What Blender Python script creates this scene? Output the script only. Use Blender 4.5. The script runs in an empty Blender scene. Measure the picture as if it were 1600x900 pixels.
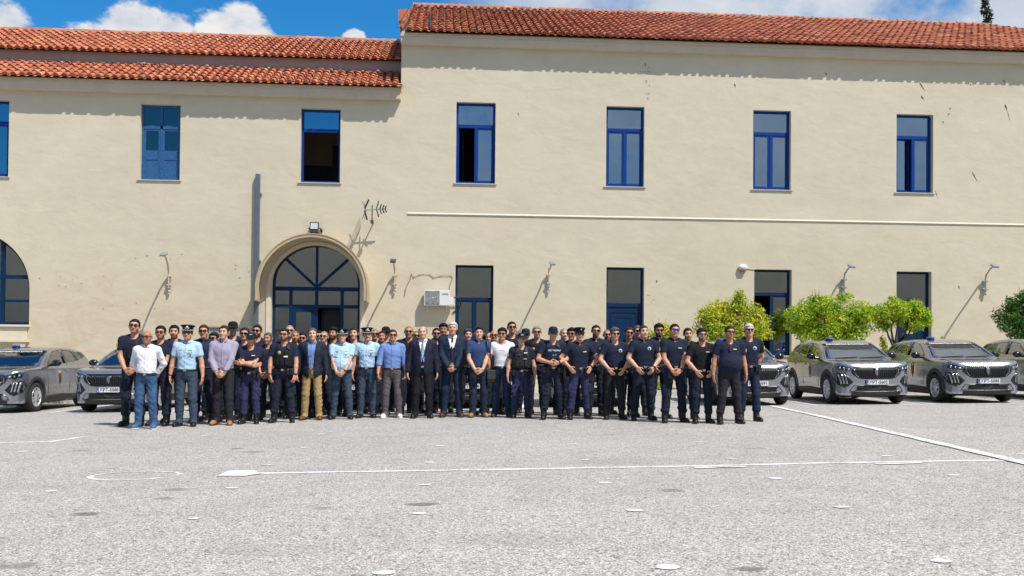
import bpy, bmesh, math, random
import numpy as np
from mathutils import Vector, Matrix, noise as mnoise
R = math.radians
sc = bpy.context.scene
col = sc.collection
random.seed(7)

# ------------------------------------------------------------------ camera, sky, sun, exposure
CAM_H = 1.2
F_PX, TH, PT, RL = 1500.0, 0.0734, 0.0168, 0.00893
SHIFT_PX = 535.0 - (450.0 + F_PX * math.tan(PT))
cam_data = bpy.data.cameras.new('camera')
cam = bpy.data.objects.new('camera', cam_data)
col.objects.link(cam)
cam_rot = Matrix.Rotation(-TH, 3, 'Z') @ Matrix.Rotation(math.pi/2 + PT, 3, 'X') @ Matrix.Rotation(RL, 3, 'Z')
cam.location = (0, 0, CAM_H)
cam.rotation_euler = cam_rot.to_euler()
cam_data.sensor_width = 36.0
cam_data.lens = 36.0 * F_PX / 1600.0
cam_data.shift_y = SHIFT_PX / 1600.0
cam_data.clip_end = 3000.0
sc.camera = cam

SUN_TO = Vector((-0.87, 1.0, -2.0)).normalized()      # the way the sunlight travels
sun_pos = -SUN_TO
SUN_EL = math.asin(sun_pos.z)
SUN_ROT = math.atan2(sun_pos.x, sun_pos.y)
sd = bpy.data.lights.new('sun', 'SUN')
sd.energy = 4.2
sd.angle = R(0.53)
sd.color = (1.0, 0.955, 0.89)
sun = bpy.data.objects.new('sun', sd)
sun.rotation_euler = SUN_TO.to_track_quat('-Z', 'Y').to_euler()
sun.location = (10, -12, 30)
col.objects.link(sun)

sc.view_settings.view_transform = 'Standard'
sc.view_settings.look = 'None'
sc.view_settings.gamma = 1.0
sc.view_settings.use_curve_mapping = False
sc.view_settings.exposure = 0.30

def pix_dir(u, v):
    """world direction of the photo's ray through pixel (u, v) of 1600 x 900"""
    return cam_rot @ Vector((u - 800.0, -(v - 450.0 - SHIFT_PX), -F_PX))
def at_y(u, v, Y):
    d = pix_dir(u, v); t = Y / d.y
    return Vector((d.x*t, Y, CAM_H + d.z*t))
GX, GY = 0.017, -0.015
def gz(x, y): return GX*x + GY*y
def on_ground(u, v):
    d = pix_dir(u, v)
    t = CAM_H / (GX*d.x + GY*d.y - d.z)
    return Vector((d.x*t, d.y*t, CAM_H + d.z*t))

world = bpy.data.worlds.new('World')
sc.world = world
world.use_nodes = True
wt = world.node_tree
wt.nodes.clear()
class NT:
    """small helper for node trees"""
    def __init__(s, tree): s.t = tree
    def n(s, typ, **kw):
        nd = s.t.nodes.new(typ)
        for k, v in kw.items():
            if k == 'inp':
                for kk, vv in v.items(): nd.inputs[kk].default_value = vv
            else: setattr(nd, k, v)
        return nd
    def l(s, a, b): s.t.links.new(a, b)
    def math(s, op, a, b=None, c=None, clamp=False):
        nd = s.n('ShaderNodeMath', operation=op); nd.use_clamp = clamp
        for i, x in enumerate((a, b, c)):
            if x is None: continue
            if isinstance(x, (int, float)): nd.inputs[i].default_value = x
            else: s.l(x, nd.inputs[i])
        return nd.outputs[0]
    def mix(s, f, a, b, mode='MIX'):
        nd = s.n('ShaderNodeMix', data_type='RGBA', blend_type=mode)
        for sock, x in ((nd.inputs[0], f), (nd.inputs[6], a), (nd.inputs[7], b)):
            if isinstance(x, (int, float)): sock.default_value = x
            elif isinstance(x, (tuple, list)): sock.default_value = tuple(x) if len(x) == 4 else (*x, 1)
            else: s.l(x, sock)
        return nd.outputs[2]
    def ramp(s, f, stops, interp='LINEAR'):
        nd = s.n('ShaderNodeValToRGB'); cr = nd.color_ramp; cr.interpolation = interp
        while len(cr.elements) < len(stops): cr.elements.new(0.5)
        for e, (p, c) in zip(cr.elements, stops):
            e.position = p
            e.color = (c, c, c, 1) if isinstance(c, (int, float)) else (*c, 1)
        s.l(f, nd.inputs[0])
        return nd.outputs[0]
    def smooth(s, x, lo, hi):
        nd = s.n('ShaderNodeMapRange', interpolation_type='SMOOTHSTEP')
        s.l(x, nd.inputs[0]); nd.inputs[1].default_value = lo; nd.inputs[2].default_value = hi
        return nd.outputs[0]
    def noise(s, vec, scale, detail=4, rough=.55, dist=0):
        nd = s.n('ShaderNodeTexNoise')
        nd.inputs['Scale'].default_value = scale; nd.inputs['Detail'].default_value = detail
        nd.inputs['Roughness'].default_value = rough; nd.inputs['Distortion'].default_value = dist
        if vec is not None: s.l(vec, nd.inputs['Vector'])
        return nd.outputs[0]
W_ = NT(wt)
sky = W_.n('ShaderNodeTexSky', sky_type='NISHITA', sun_disc=False)
sky.sun_elevation = SUN_EL; sky.sun_rotation = SUN_ROT
sky.air_density = 1.0; sky.dust_density = 0.25; sky.ozone_density = 3.0
SKY_STRENGTH = 0.125
geo = W_.n('ShaderNodeTexCoord')
sep = W_.n('ShaderNodeSeparateXYZ'); W_.l(geo.outputs['Generated'], sep.inputs[0])
# clouds live in the sky dome, placed by compass bearing and height
az = W_.math('ARCTAN2', sep.outputs[0], sep.outputs[1])
el = W_.math('ARCSINE', sep.outputs[2])
comb = W_.n('ShaderNodeCombineXYZ'); W_.l(az, comb.inputs[0]); W_.l(W_.math('MULTIPLY', el, 1.6), comb.inputs[1])
n1 = W_.noise(comb.outputs[0], 34, 7, .6)
n2 = W_.noise(comb.outputs[0], 9, 5, .6)
n3 = W_.noise(comb.outputs[0], 5.0, 6, .58, .3)
mask = None
def bear(u, v):
    d = pix_dir(u, v).normalized()
    return math.atan2(d.x, d.y), math.asin(d.z)
for (u, v, ru, rv) in [(-10, 45, 56, 46), (215, 52, 62, 48), (168, 66, 66, 30), (262, 60, 46, 42), (365, 52, 58, 50), (405, 70, 42, 34), (118, 66, 34, 16), (335, 62, 36, 36), (552, 62, 22, 18)]:
    a0, e0 = bear(u, v)
    qa = W_.math('DIVIDE', W_.math('SUBTRACT', az, a0), ru/F_PX)
    qe = W_.math('DIVIDE', W_.math('SUBTRACT', el, e0), rv/F_PX)
    r2 = W_.math('SQRT', W_.math('ADD', W_.math('MULTIPLY', qa, qa), W_.math('MULTIPLY', qe, qe)))
    m = W_.math('SUBTRACT', 1.0, r2)
    mask = m if mask is None else W_.math('MAXIMUM', mask, m)
puff = W_.math('ADD', mask, W_.math('MULTIPLY', W_.math('SUBTRACT', n1, .5), .95))
puff_m = W_.smooth(puff, 0.02, 0.30)
# a thin bright veil of cloud over the right half and overhead
aR, eR = bear(690, 20)
right = W_.smooth(az, aR - .02, aR + .12)
veil = W_.smooth(W_.math('ADD', n3, W_.math('MULTIPLY', W_.math('SUBTRACT', n1, .5), .22)), 0.27, 0.56)
veil_m = W_.math('MULTIPLY', W_.math('MULTIPLY', right, veil), .88)
behind = W_.smooth(sep.outputs[1], 0.45, 0.15)
nh = W_.noise(geo.outputs['Generated'], 3.6, 7, .6)
high = W_.smooth(nh, 0.46, 0.60)
hi_m = W_.math('MULTIPLY', W_.math('MULTIPLY', behind, high), .75)
bg_sky = W_.n('ShaderNodeBackground'); bg_sky.inputs[1].default_value = SKY_STRENGTH
hs = W_.n('ShaderNodeHueSaturation'); hs.inputs['Saturation'].default_value = 1.22; hs.inputs['Value'].default_value = 1.0
W_.l(sky.outputs[0], hs.inputs['Color']); W_.l(W_.mix(1.0, hs.outputs[0], (.24, .76, .94), 'MULTIPLY'), bg_sky.inputs[0])
bg_c = W_.n('ShaderNodeBackground'); bg_c.inputs[1].default_value = 0.66
shade = W_.ramp(W_.math('ADD', W_.math('MULTIPLY', n2, .6), W_.math('MULTIPLY', n1, .4)), [(.38, (.74, .80, .92)), (.56, (1.08, 1.07, 1.05))])
W_.l(shade, bg_c.inputs[0])
bg_v = W_.n('ShaderNodeBackground'); bg_v.inputs[1].default_value = 0.58
shv = W_.ramp(n2, [(.3, (.72, .82, .98)), (.65, (1.12, 1.13, 1.15))]); W_.l(shv, bg_v.inputs[0])
mx1 = W_.n('ShaderNodeMixShader'); W_.l(W_.math('MAXIMUM', veil_m, hi_m), mx1.inputs[0]); W_.l(bg_sky.outputs[0], mx1.inputs[1]); W_.l(bg_v.outputs[0], mx1.inputs[2])
mx2 = W_.n('ShaderNodeMixShader'); W_.l(puff_m, mx2.inputs[0]); W_.l(mx1.outputs[0], mx2.inputs[1]); W_.l(bg_c.outputs[0], mx2.inputs[2])
wo = W_.n('ShaderNodeOutputWorld'); W_.l(mx2.outputs[0], wo.inputs[0])

# ------------------------------------------------------------------ materials
_mats = {}
def mat(name, c, rough=.6, metal=0.0, var=0.0, vscale=6.0, bump=0.0, bscale=60.0, coat=0.0, spec=.5, island=0.0, sheen=0.0, alpha_tr=0.0):
    if name in _mats: return _mats[name]
    m = bpy.data.materials.new(name); m.use_nodes = True
    T = NT(m.node_tree); b = m.node_tree.nodes['Principled BSDF']
    b.inputs['Base Color'].default_value = (*c, 1)
    b.inputs['Roughness'].default_value = rough; b.inputs['Metallic'].default_value = metal
    b.inputs['Coat Weight'].default_value = coat; b.inputs['Coat Roughness'].default_value = .05
    b.inputs['Specular IOR Level'].default_value = spec
    if sheen: b.inputs['Sheen Weight'].default_value = sheen
    tc = T.n('ShaderNodeTexCoord')
    cur = None
    if var:
        f = T.noise(tc.outputs['Object'], vscale, 5, .6)
        cur = T.mix(1.0, (*c, 1), T.ramp(f, [(.25, 1 - var), (.75, 1 + var)]), 'MULTIPLY')
    if island:
        g = T.n('ShaderNodeNewGeometry')
        base = cur if cur is not None else (*c, 1)
        cur = T.mix(1.0, base, T.ramp(g.outputs['Random Per Island'], [(0, 1 - island), (1, 1 + island)]), 'MULTIPLY')
    if cur is not None: T.l(cur, b.inputs['Base Color'])
    if bump:
        f = T.noise(tc.outputs['Object'], bscale, 4, .6)
        bn = T.n('ShaderNodeBump'); bn.inputs['Strength'].default_value = 1.0; bn.inputs['Distance'].default_value = bump
        T.l(f, bn.inputs['Height']); T.l(bn.outputs[0], b.inputs['Normal'])
    _mats[name] = m
    return m

def mat_glass(name, refl=.3, tint=(.35, .4, .42), rough=.0, gcol=(.95, .97, 1)):
    if name in _mats: return _mats[name]
    m = bpy.data.materials.new(name); m.use_nodes = True
    t = m.node_tree; t.nodes.clear(); T = NT(t)
    tr = T.n('ShaderNodeBsdfTransparent'); tr.inputs[0].default_value = (*tint, 1)
    gl = T.n('ShaderNodeBsdfGlossy'); gl.inputs['Roughness'].default_value = rough; gl.inputs['Color'].default_value = (*gcol, 1)
    tc = T.n('ShaderNodeTexCoord')
    bn = T.n('ShaderNodeBump'); bn.inputs['Distance'].default_value = .004; bn.inputs['Strength'].default_value = .35
    T.l(T.noise(tc.outputs['Object'], 1.3, 2), bn.inputs['Height']); T.l(bn.outputs[0], gl.inputs['Normal'])
    fr = T.n('ShaderNodeFresnel'); fr.inputs[0].default_value = 1.5
    f = T.math('ADD', T.math('MULTIPLY', fr.outputs[0], 1 - refl), refl, clamp=True)
    mx = T.n('ShaderNodeMixShader'); T.l(f, mx.inputs[0]); T.l(tr.outputs[0], mx.inputs[1]); T.l(gl.outputs[0], mx.inputs[2])
    o = T.n('ShaderNodeOutputMaterial'); T.l(mx.outputs[0], o.inputs[0])
    _mats[name] = m
    return m

# ------------------------------------------------------------------ object helpers
def tag(o, label=None, cat=None, group=None, kind=None):
    if label: o['label'] = label
    if cat: o['category'] = cat
    if group: o['group'] = group
    if kind: o['kind'] = kind
    return o
def empty(name, loc=(0, 0, 0), rz=0.0):
    o = bpy.data.objects.new(name, None); col.objects.link(o)
    o.location = loc; o.rotation_euler = (0, 0, rz); o.empty_display_size = .2
    return o
def link(name, me, m=None, parent=None, loc=None, rz=None):
    if m is not None and len(me.materials) == 0: me.materials.append(m)
    o = bpy.data.objects.new(name, me); col.objects.link(o)
    if parent is not None: o.parent = parent
    if loc is not None: o.location = loc
    if rz is not None: o.rotation_euler = (0, 0, rz)
    return o
def np_mesh(name, V, Q, smooth=True):
    V = np.asarray(V, np.float32); Q = np.asarray(Q, np.int32)
    k = Q.shape[1]
    me = bpy.data.meshes.new(name)
    me.vertices.add(len(V)); me.vertices.foreach_set('co', V.ravel())
    me.loops.add(Q.size); me.loops.foreach_set('vertex_index', Q.ravel())
    me.polygons.add(len(Q)); me.polygons.foreach_set('loop_start', np.arange(len(Q), dtype=np.int32)*k)
    me.polygons.foreach_set('use_smooth', np.full(len(Q), smooth, bool))
    me.update(calc_edges=True)
    return me
class MB:
    """collects simple shapes that make up one mesh"""
    def __init__(s): s.v = []; s.f = []; s.sm = []
    def add(s, V, F, smooth=False):
        o = len(s.v); s.v += [tuple(p) for p in V]; s.f += [tuple(i + o for i in f) for f in F]; s.sm += [smooth]*len(F)
        return s
    def box(s, x0, x1, y0, y1, z0, z1):
        V = [(x, y, z) for x in (x0, x1) for y in (y0, y1) for z in (z0, z1)]
        return s.add(V, [(0, 1, 3, 2), (4, 6, 7, 5), (0, 4, 5, 1), (2, 3, 7, 6), (0, 2, 6, 4), (1, 5, 7, 3)])
    def obox(s, c, hx, hy, hz, M=None):
        """box about c with half sizes, turned by M"""
        c = Vector(c); V = []
        for x in (-hx, hx):
            for y in (-hy, hy):
                for z in (-hz, hz):
                    p = Vector((x, y, z)); p = M @ p if M else p
                    V.append(c + p)
        return s.add(V, [(0, 1, 3, 2), (4, 6, 7, 5), (0, 4, 5, 1), (2, 3, 7, 6), (0, 2, 6, 4), (1, 5, 7, 3)])
    def bar(s, a, b, w, h, up=(0, 0, 1)):
        a = Vector(a); b = Vector(b); d = (b - a).normalized(); u = Vector(up)
        if abs(d.dot(u)) > .98: u = Vector((0, 1, 0))
        sx = d.cross(u).normalized()*w/2; uz = sx.cross(d).normalized()*h/2
        V = [p + i*sx + j*uz for p in (a, b) for i in (-1, 1) for j in (-1, 1)]
        return s.add(V, [(0, 2, 3, 1), (4, 5, 7, 6), (0, 1, 5, 4), (2, 6, 7, 3), (0, 4, 6, 2), (1, 3, 7, 5)])
    def tube(s, pts, rad, n=8, cap=True):
        pts = [Vector(p) for p in pts]
        if isinstance(rad, (int, float)): rad = [rad]*len(pts)
        V = []; F = []
        ref = Vector((0.31, 0.17, 0.93))
        for i, p in enumerate(pts):
            d = (pts[min(i+1, len(pts)-1)] - pts[max(i-1, 0)]).normalized()
            if abs(d.dot(ref)) > .97: ref = Vector((1, 0, 0.1)).normalized()
            a = d.cross(ref).normalized(); b = d.cross(a).normalized()
            for k in range(n):
                t = 2*math.pi*k/n
                V.append(p + rad[i]*(math.cos(t)*a + math.sin(t)*b))
        for i in range(len(pts)-1):
            for k in range(n):
                k2 = (k+1) % n
                F.append((i*n+k, i*n+k2, (i+1)*n+k2, (i+1)*n+k))
        s.add(V, F, True)
        if cap:
            s.add(V[:n], [tuple(range(n))]); s.add(V[-n:], [tuple(reversed(range(n)))])
        return s
    def lathe(s, prof, n=16, M=None, c=(0, 0, 0), smooth=True):
        """prof: (radius, height) pairs turned about Z, then by M, then moved to c"""
        V = []; F = []; c = Vector(c)
        for r, h in prof:
            for k in range(n):
                t = 2*math.pi*k/n
                p = Vector((r*math.cos(t), r*math.sin(t), h))
                V.append(c + (M @ p if M else p))
        for i in range(len(prof)-1):
            for k in range(n):
                k2 = (k+1) % n
                F.append((i*n+k, i*n+k2, (i+1)*n+k2, (i+1)*n+k))
        return s.add(V, F, smooth)
    def prism(s, poly, y0, y1):
        """polygon in (x, z) pushed from y0 to y1"""
        n = len(poly)
        V = [(x, y0, z) for x, z in poly] + [(x, y1, z) for x, z in poly]
        F = [tuple(range(n)), tuple(reversed(range(n, 2*n)))] + [(i, i+n, (i+1) % n + n, (i+1) % n) for i in range(n)]
        return s.add(V, F)
    def sphere(s, c, r, n=12, m=8, squash=(1, 1, 1), M=None):
        prof = [(max(1e-4, math.sin(math.pi*i/m)), -math.cos(math.pi*i/m)) for i in range(m+1)]
        D = Matrix.Diagonal(Vector(squash)*r); D = M @ D if M else D
        return s.lathe(prof, n, D, c)
    def mesh(s, name):
        me = bpy.data.meshes.new(name)
        me.from_pydata(s.v, [], s.f); me.polygons.foreach_set('use_smooth', s.sm); me.update()
        return me
    def fix(s, name):
        me = s.mesh(name); bm = bmesh.new(); bm.from_mesh(me)
        bmesh.ops.recalc_face_normals(bm, faces=bm.faces); bm.to_mesh(me); bm.free()
        return me
    def build(s, name, m, parent=None, loc=None, rz=None, bevel=0.0):
        o = link(name, s.fix(name), m, parent, loc, rz)
        if bevel:
            b = o.modifiers.new('soft_edge', 'BEVEL'); b.width = bevel; b.segments = 2; b.limit_method = 'ANGLE'
        return o
def text_mesh(txt, size, bold=0.0, align='CENTER', depth=0.0):
    cu = bpy.data.curves.new('lettering', 'FONT'); cu.body = txt; cu.size = size
    cu.align_x = align; cu.align_y = 'CENTER'; cu.offset = bold; cu.extrude = depth; cu.resolution_u = 2
    ob = bpy.data.objects.new('lettering_tmp', cu); col.objects.link(ob)
    dg = bpy.context.evaluated_depsgraph_get(); dg.update()
    me = bpy.data.meshes.new_from_object(ob.evaluated_get(dg))
    bpy.data.objects.remove(ob); bpy.data.curves.remove(cu)
    me.name = 'lettering'
    return me
def copy_tree(o, parent=None, skip=()):
    c = o.copy(); col.objects.link(c)
    if parent is not None: c.parent = parent
    for ch in list(o.children):
        if ch.name.split('.')[0] in skip: continue
        copy_tree(ch, c, skip)
    return c

# ------------------------------------------------------------------ implicit surfaces (soft bodies, cloth, car bodies)
def surface_nets(d, org, vox):
    s = d < 0
    c = np.zeros(tuple(n-1 for n in d.shape), np.int8)
    for i in (0, 1):
        for j in (0, 1):
            for k in (0, 1):
                c += s[i:d.shape[0]-1+i, j:d.shape[1]-1+j, k:d.shape[2]-1+k]
    mixed = (c > 0) & (c < 8)
    P = np.argwhere(mixed)
    if len(P) == 0: return np.zeros((0, 3)), np.zeros((0, 4), int)
    idx = np.full(mixed.shape, -1, np.int32); idx[mixed] = np.arange(len(P))
    acc = np.zeros((len(P), 3)); cnt = np.zeros(len(P))
    corners = [(i, j, k) for i in (0, 1) for j in (0, 1) for k in (0, 1)]
    for a in corners:
        for ax in range(3):
            if a[ax]: continue
            b = list(a); b[ax] = 1
            da = d[P[:, 0]+a[0], P[:, 1]+a[1], P[:, 2]+a[2]]; db = d[P[:, 0]+b[0], P[:, 1]+b[1], P[:, 2]+b[2]]
            cr = (da < 0) != (db < 0)
            t = np.where(cr, da/np.where(cr, da-db, 1), 0)
            pos = np.tile(np.array(a, float), (len(P), 1)); pos[:, ax] += t
            acc[cr] += pos[cr]; cnt[cr] += 1
    V = (P + acc/cnt[:, None])*vox + np.asarray(org)
    quads = []
    for ax in range(3):
        sl0 = [slice(None)]*3; sl1 = [slice(None)]*3
        sl0[ax] = slice(0, -1); sl1[ax] = slice(1, None)
        a = s[tuple(sl0)]; b = s[tuple(sl1)]
        E = np.argwhere(a != b)
        o1, o2 = [x for x in range(3) if x != ax]
        ok = (E[:, o1] > 0) & (E[:, o2] > 0) & (E[:, o1] < d.shape[o1]-1) & (E[:, o2] < d.shape[o2]-1)
        E = E[ok]
        def cell(p, q):
            X = E.copy(); X[:, o1] -= p; X[:, o2] -= q
            return idx[X[:, 0], X[:, 1], X[:, 2]]
        q = np.stack([cell(1, 1), cell(0, 1), cell(0, 0), cell(1, 0)], 1)
        inside = s[E[:, 0], E[:, 1], E[:, 2]]
        flip = inside if ax != 1 else ~inside
        q[~flip] = q[~flip][:, ::-1]
        quads.append(q)
    return V, np.concatenate(quads)
def smin(a, b, k):
    if k <= 0: return np.minimum(a, b)
    h = np.clip(.5 + .5*(b-a)/k, 0, 1)
    return b + (a-b)*h - k*h*(1-h)
def smax(a, b, k): return -smin(-a, -b, k)
def sd_cone(a, b, ra, rb):
    a = np.asarray(a, float); b = np.asarray(b, float); ba = b-a; L2 = max(1e-9, ba @ ba)
    def f(X, Y, Z):
        px, py, pz = X-a[0], Y-a[1], Z-a[2]
        t = np.clip((px*ba[0]+py*ba[1]+pz*ba[2])/L2, 0, 1)
        return np.sqrt((px-t*ba[0])**2+(py-t*ba[1])**2+(pz-t*ba[2])**2) - (ra+(rb-ra)*t)
    r = max(ra, rb)
    f.lo = np.minimum(a, b)-r; f.hi = np.maximum(a, b)+r
    return f
def sd_ell(c, r):
    c = np.asarray(c, float); r = np.asarray(r, float)
    def f(X, Y, Z):
        x, y, z = X-c[0], Y-c[1], Z-c[2]
        k0 = np.sqrt((x/r[0])**2+(y/r[1])**2+(z/r[2])**2)
        k1 = np.sqrt((x/r[0]**2)**2+(y/r[1]**2)**2+(z/r[2]**2)**2)
        return k0*(k0-1)/np.maximum(k1, 1e-6)
    f.lo = c-r; f.hi = c+r
    return f
def sd_box(c, h, rd=.005, M=None):
    c = np.asarray(c, float); h = np.asarray(h, float)-rd
    def f(X, Y, Z):
        x, y, z = X-c[0], Y-c[1], Z-c[2]
        if M is not None:
            x, y, z = (M[0][0]*x+M[1][0]*y+M[2][0]*z, M[0][1]*x+M[1][1]*y+M[2][1]*z, M[0][2]*x+M[1][2]*y+M[2][2]*z)
        qx, qy, qz = np.abs(x)-h[0], np.abs(y)-h[1], np.abs(z)-h[2]
        return np.sqrt(np.maximum(qx, 0)**2+np.maximum(qy, 0)**2+np.maximum(qz, 0)**2)+np.minimum(np.maximum(qx, np.maximum(qy, qz)), 0)-rd
    e = np.linalg.norm(h+rd)*np.ones(3) if M is not None else h+rd
    f.lo = c-e; f.hi = c+e
    return f
class Field:
    def __init__(s, lo, hi, vox):
        s.lo = np.asarray(lo, float); s.vox = vox
        s.n = np.ceil((np.asarray(hi)-s.lo)/vox).astype(int)+1
        s.ax = [(s.lo[i]+vox*np.arange(s.n[i])).astype(np.float32) for i in range(3)]
        s.d = np.full(tuple(s.n), .5, np.float32)
    def clone(s):
        c = Field.__new__(Field); c.lo = s.lo; c.vox = s.vox; c.n = s.n; c.ax = s.ax; c.d = s.d.copy(); return c
    def sl(s, lo, hi, m):
        i0 = np.clip(np.floor((np.asarray(lo)-m-s.lo)/s.vox).astype(int), 0, s.n); i1 = np.clip(np.ceil((np.asarray(hi)+m-s.lo)/s.vox).astype(int)+1, 0, s.n)
        sl = tuple(slice(a, b) for a, b in zip(i0, i1))
        g = (s.ax[0][sl[0]][:, None, None], s.ax[1][sl[1]][None, :, None], s.ax[2][sl[2]][None, None, :])
        return sl, g
    def add(s, f, k=.02, m=.07, xf=None):
        lo, hi = f.lo, f.hi
        if xf is not None:
            c, M = xf; cen = M @ ((lo+hi)/2-c)+c; r = np.linalg.norm((hi-lo)/2); lo, hi = cen-r, cen+r
        sl, g = s.sl(lo, hi, m+k)
        if xf is not None: g = s.loc(g, xf)
        s.d[sl] = smin(s.d[sl], f(*g), k)
        return s
    def cut(s, f, k=.01, xf=None):
        lo, hi = f.lo, f.hi
        if xf is not None:
            c, M = xf; cen = M @ ((lo+hi)/2-c)+c; r = np.linalg.norm((hi-lo)/2); lo, hi = cen-r, cen+r
        sl, g = s.sl(lo, hi, .06+k)
        if xf is not None: g = s.loc(g, xf)
        s.d[sl] = smax(s.d[sl], -f(*g), k)
        return s
    def loc(s, g, xf):
        c, M = xf; x, y, z = g[0]-c[0], g[1]-c[1], g[2]-c[2]      # inverse rotation
        return (M[0][0]*x+M[1][0]*y+M[2][0]*z+c[0], M[0][1]*x+M[1][1]*y+M[2][1]*z+c[1], M[0][2]*x+M[1][2]*y+M[2][2]*z+c[2])
    def grid(s): return s.ax[0][:, None, None], s.ax[1][None, :, None], s.ax[2][None, None, :]
    def keep(s, region, k=0.0):
        s.d = smax(s.d, region.astype(np.float32) if hasattr(region, 'astype') else region, k) if k else np.maximum(s.d, region)
        return s
    def mesh(s, name, scale=1.0):
        d = s.d.copy()
        d[0], d[-1] = 1, 1; d[:, 0], d[:, -1] = 1, 1; d[:, :, 0], d[:, :, -1] = 1, 1
        V, Q = surface_nets(d, s.lo, s.vox)
        return V, Q
# ================================================================== ground
def mat_asphalt():
    m = bpy.data.materials.new('asphalt'); m.use_nodes = True
    T = NT(m.node_tree); b = m.node_tree.nodes['Principled BSDF']
    tc = T.n('ShaderNodeTexCoord'); P = tc.outputs['Object']
    big = T.noise(P, .22, 4, .6); mid = T.noise(P, 1.6, 5, .65)
    v = T.n('ShaderNodeTexVoronoi'); v.inputs["Scale"].default_value = 110; T.l(P, v.inputs['Vector'])
    sepc = T.n('ShaderNodeSeparateColor'); T.l(v.outputs['Color'], sepc.inputs[0])
    v2 = T.n('ShaderNodeTexVoronoi'); v2.inputs['Scale'].default_value = 37; T.l(P, v2.inputs['Vector'])
    sep2 = T.n('ShaderNodeSeparateColor'); T.l(v2.outputs['Color'], sep2.inputs[0])
    st = T.ramp(sepc.outputs[0], [(0.0, (.08, .073, .068)), (.12, (.25, .232, .213)), (.5, (.47, .445, .415)), (.85, (.60, .57, .535)), (1.0, (.88, .85, .80))])
    tintv = T.mix(sepc.outputs[2], (.96, .985, 1.03), (1.05, 1.0, .93))
    st2 = T.ramp(sep2.outputs[1], [(0, .52), (.06, .94), (.8, 1.02), (1, 1.12)])
    c = T.mix(1.0, T.mix(1.0, st, tintv, 'MULTIPLY'), st2, 'MULTIPLY')
    c = T.mix(1.0, c, T.ramp(big, [(.3, (.92, .92, .92)), (.7, (1.07, 1.065, 1.06))]), 'MULTIPLY')
    c = T.mix(1.0, c, T.ramp(mid, [(.25, .88), (.5, 1.0), (.8, 1.08)]), 'MULTIPLY')
    # old stains and filled patches, each where it lies on the yard
    sp = T.n('ShaderNodeSeparateXYZ'); T.l(P, sp.inputs[0]); wob = T.noise(P, 9, 5, .7); dark = None
    for u_, v_, sx, sy, q in STAINS:
        p_ = on_ground(u_, v_)
        ex = T.math('MULTIPLY', T.math('SUBTRACT', sp.outputs[0], p_.x), 1/sx); ey = T.math('MULTIPLY', T.math('SUBTRACT', sp.outputs[1], p_.y), 1/sy)
        rr = T.math('ADD', T.math('ADD', T.math('MULTIPLY', ex, ex), T.math('MULTIPLY', ey, ey)), T.math('MULTIPLY', T.math('SUBTRACT', wob, .5), 2.6))
        m_ = T.math('MULTIPLY', T.smooth(rr, 1.25, .25), q); dark = m_ if dark is None else T.math('MAXIMUM', dark, m_)
    c = T.mix(dark, c, T.mix(sepc.outputs[1], (.10, .092, .085), (.26, .24, .22)))
    T.l(c, b.inputs['Base Color']); b.inputs['Roughness'].default_value = .92
    bn = T.n('ShaderNodeBump'); bn.inputs['Distance'].default_value = .007
    T.l(T.math('ADD', sepc.outputs[1], T.math('MULTIPLY', sep2.outputs[0], .6)), bn.inputs['Height']); T.l(bn.outputs[0], b.inputs['Normal'])
    return m
def sheet(name, pts, m, lift=0.0, thick=0.0, kind='structure'):
    V = [(x, y, gz(x, y)+lift) for x, y in pts]; n = len(V)
    if thick:
        V += [(x, y, gz(x, y)+lift-thick) for x, y in pts]
        F = [tuple(range(n)), tuple(reversed(range(n, 2*n)))] + [(i, i+n, (i+1) % n+n, (i+1) % n) for i in range(n)]
    else: F = [tuple(range(n))]
    mb = MB(); mb.add(V, F)
    o = mb.build(name, m); o['kind'] = kind
    return o
STAINS = [(135,803,.13,.10,.95),(24,884,.15,.09,.7),(276,765,.14,.11,.6),(257,779,.11,.09,.6),(505,794,.10,.09,.5),(660,788,.15,.11,.9),(1050,766,.12,.12,.65),(1172,889,.11,.07,.9),(397,706,.17,.14,.5),(370,701,.10,.12,.8),(1180,701,.14,.12,.4),(200,678,.09,.12,.6),(125,704,.13,.12,.5),(955,679,.14,.12,.45),(820,842,.55,.30,.22),(1240,640,.6,.5,.12),(430,860,.5,.22,.18),(980,720,.8,.4,.15),(60,760,.5,.3,.15)]
ASPH = mat_asphalt()
sheet('ground', [(-400, -60), (400, -60), (400, 600), (-400, 600)], ASPH)

def mat_paint():
    m = bpy.data.materials.new('worn_road_paint'); m.use_nodes = True
    T = NT(m.node_tree); b = m.node_tree.nodes['Principled BSDF']
    tc = T.n('ShaderNodeTexCoord'); P = tc.outputs['Object']
    f = T.math('ADD', T.math('MULTIPLY', T.noise(P, 26, 5, .7), .65), T.math('MULTIPLY', T.noise(P, 3.0, 3), .35))
    w = T.smooth(f, .37, .53)
    c = T.mix(w, (.34, .32, .30), (.80, .79, .77)); T.l(c, b.inputs['Base Color']); b.inputs['Roughness'].default_value = .8
    return m
PAINT = mat_paint()
def rough_poly(pts, amp=.012, step=.12):
    out = []
    for (a, b) in zip(pts, pts[1:]+pts[:1]):
        a = np.array(a); b = np.array(b); L = np.linalg.norm(b-a); n = max(1, int(L/step))
        for i in range(n):
            p = a+(b-a)*i/n
            out.append((p[0]+random.uniform(-amp, amp), p[1]+random.uniform(-amp, amp)))
    return out
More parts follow.
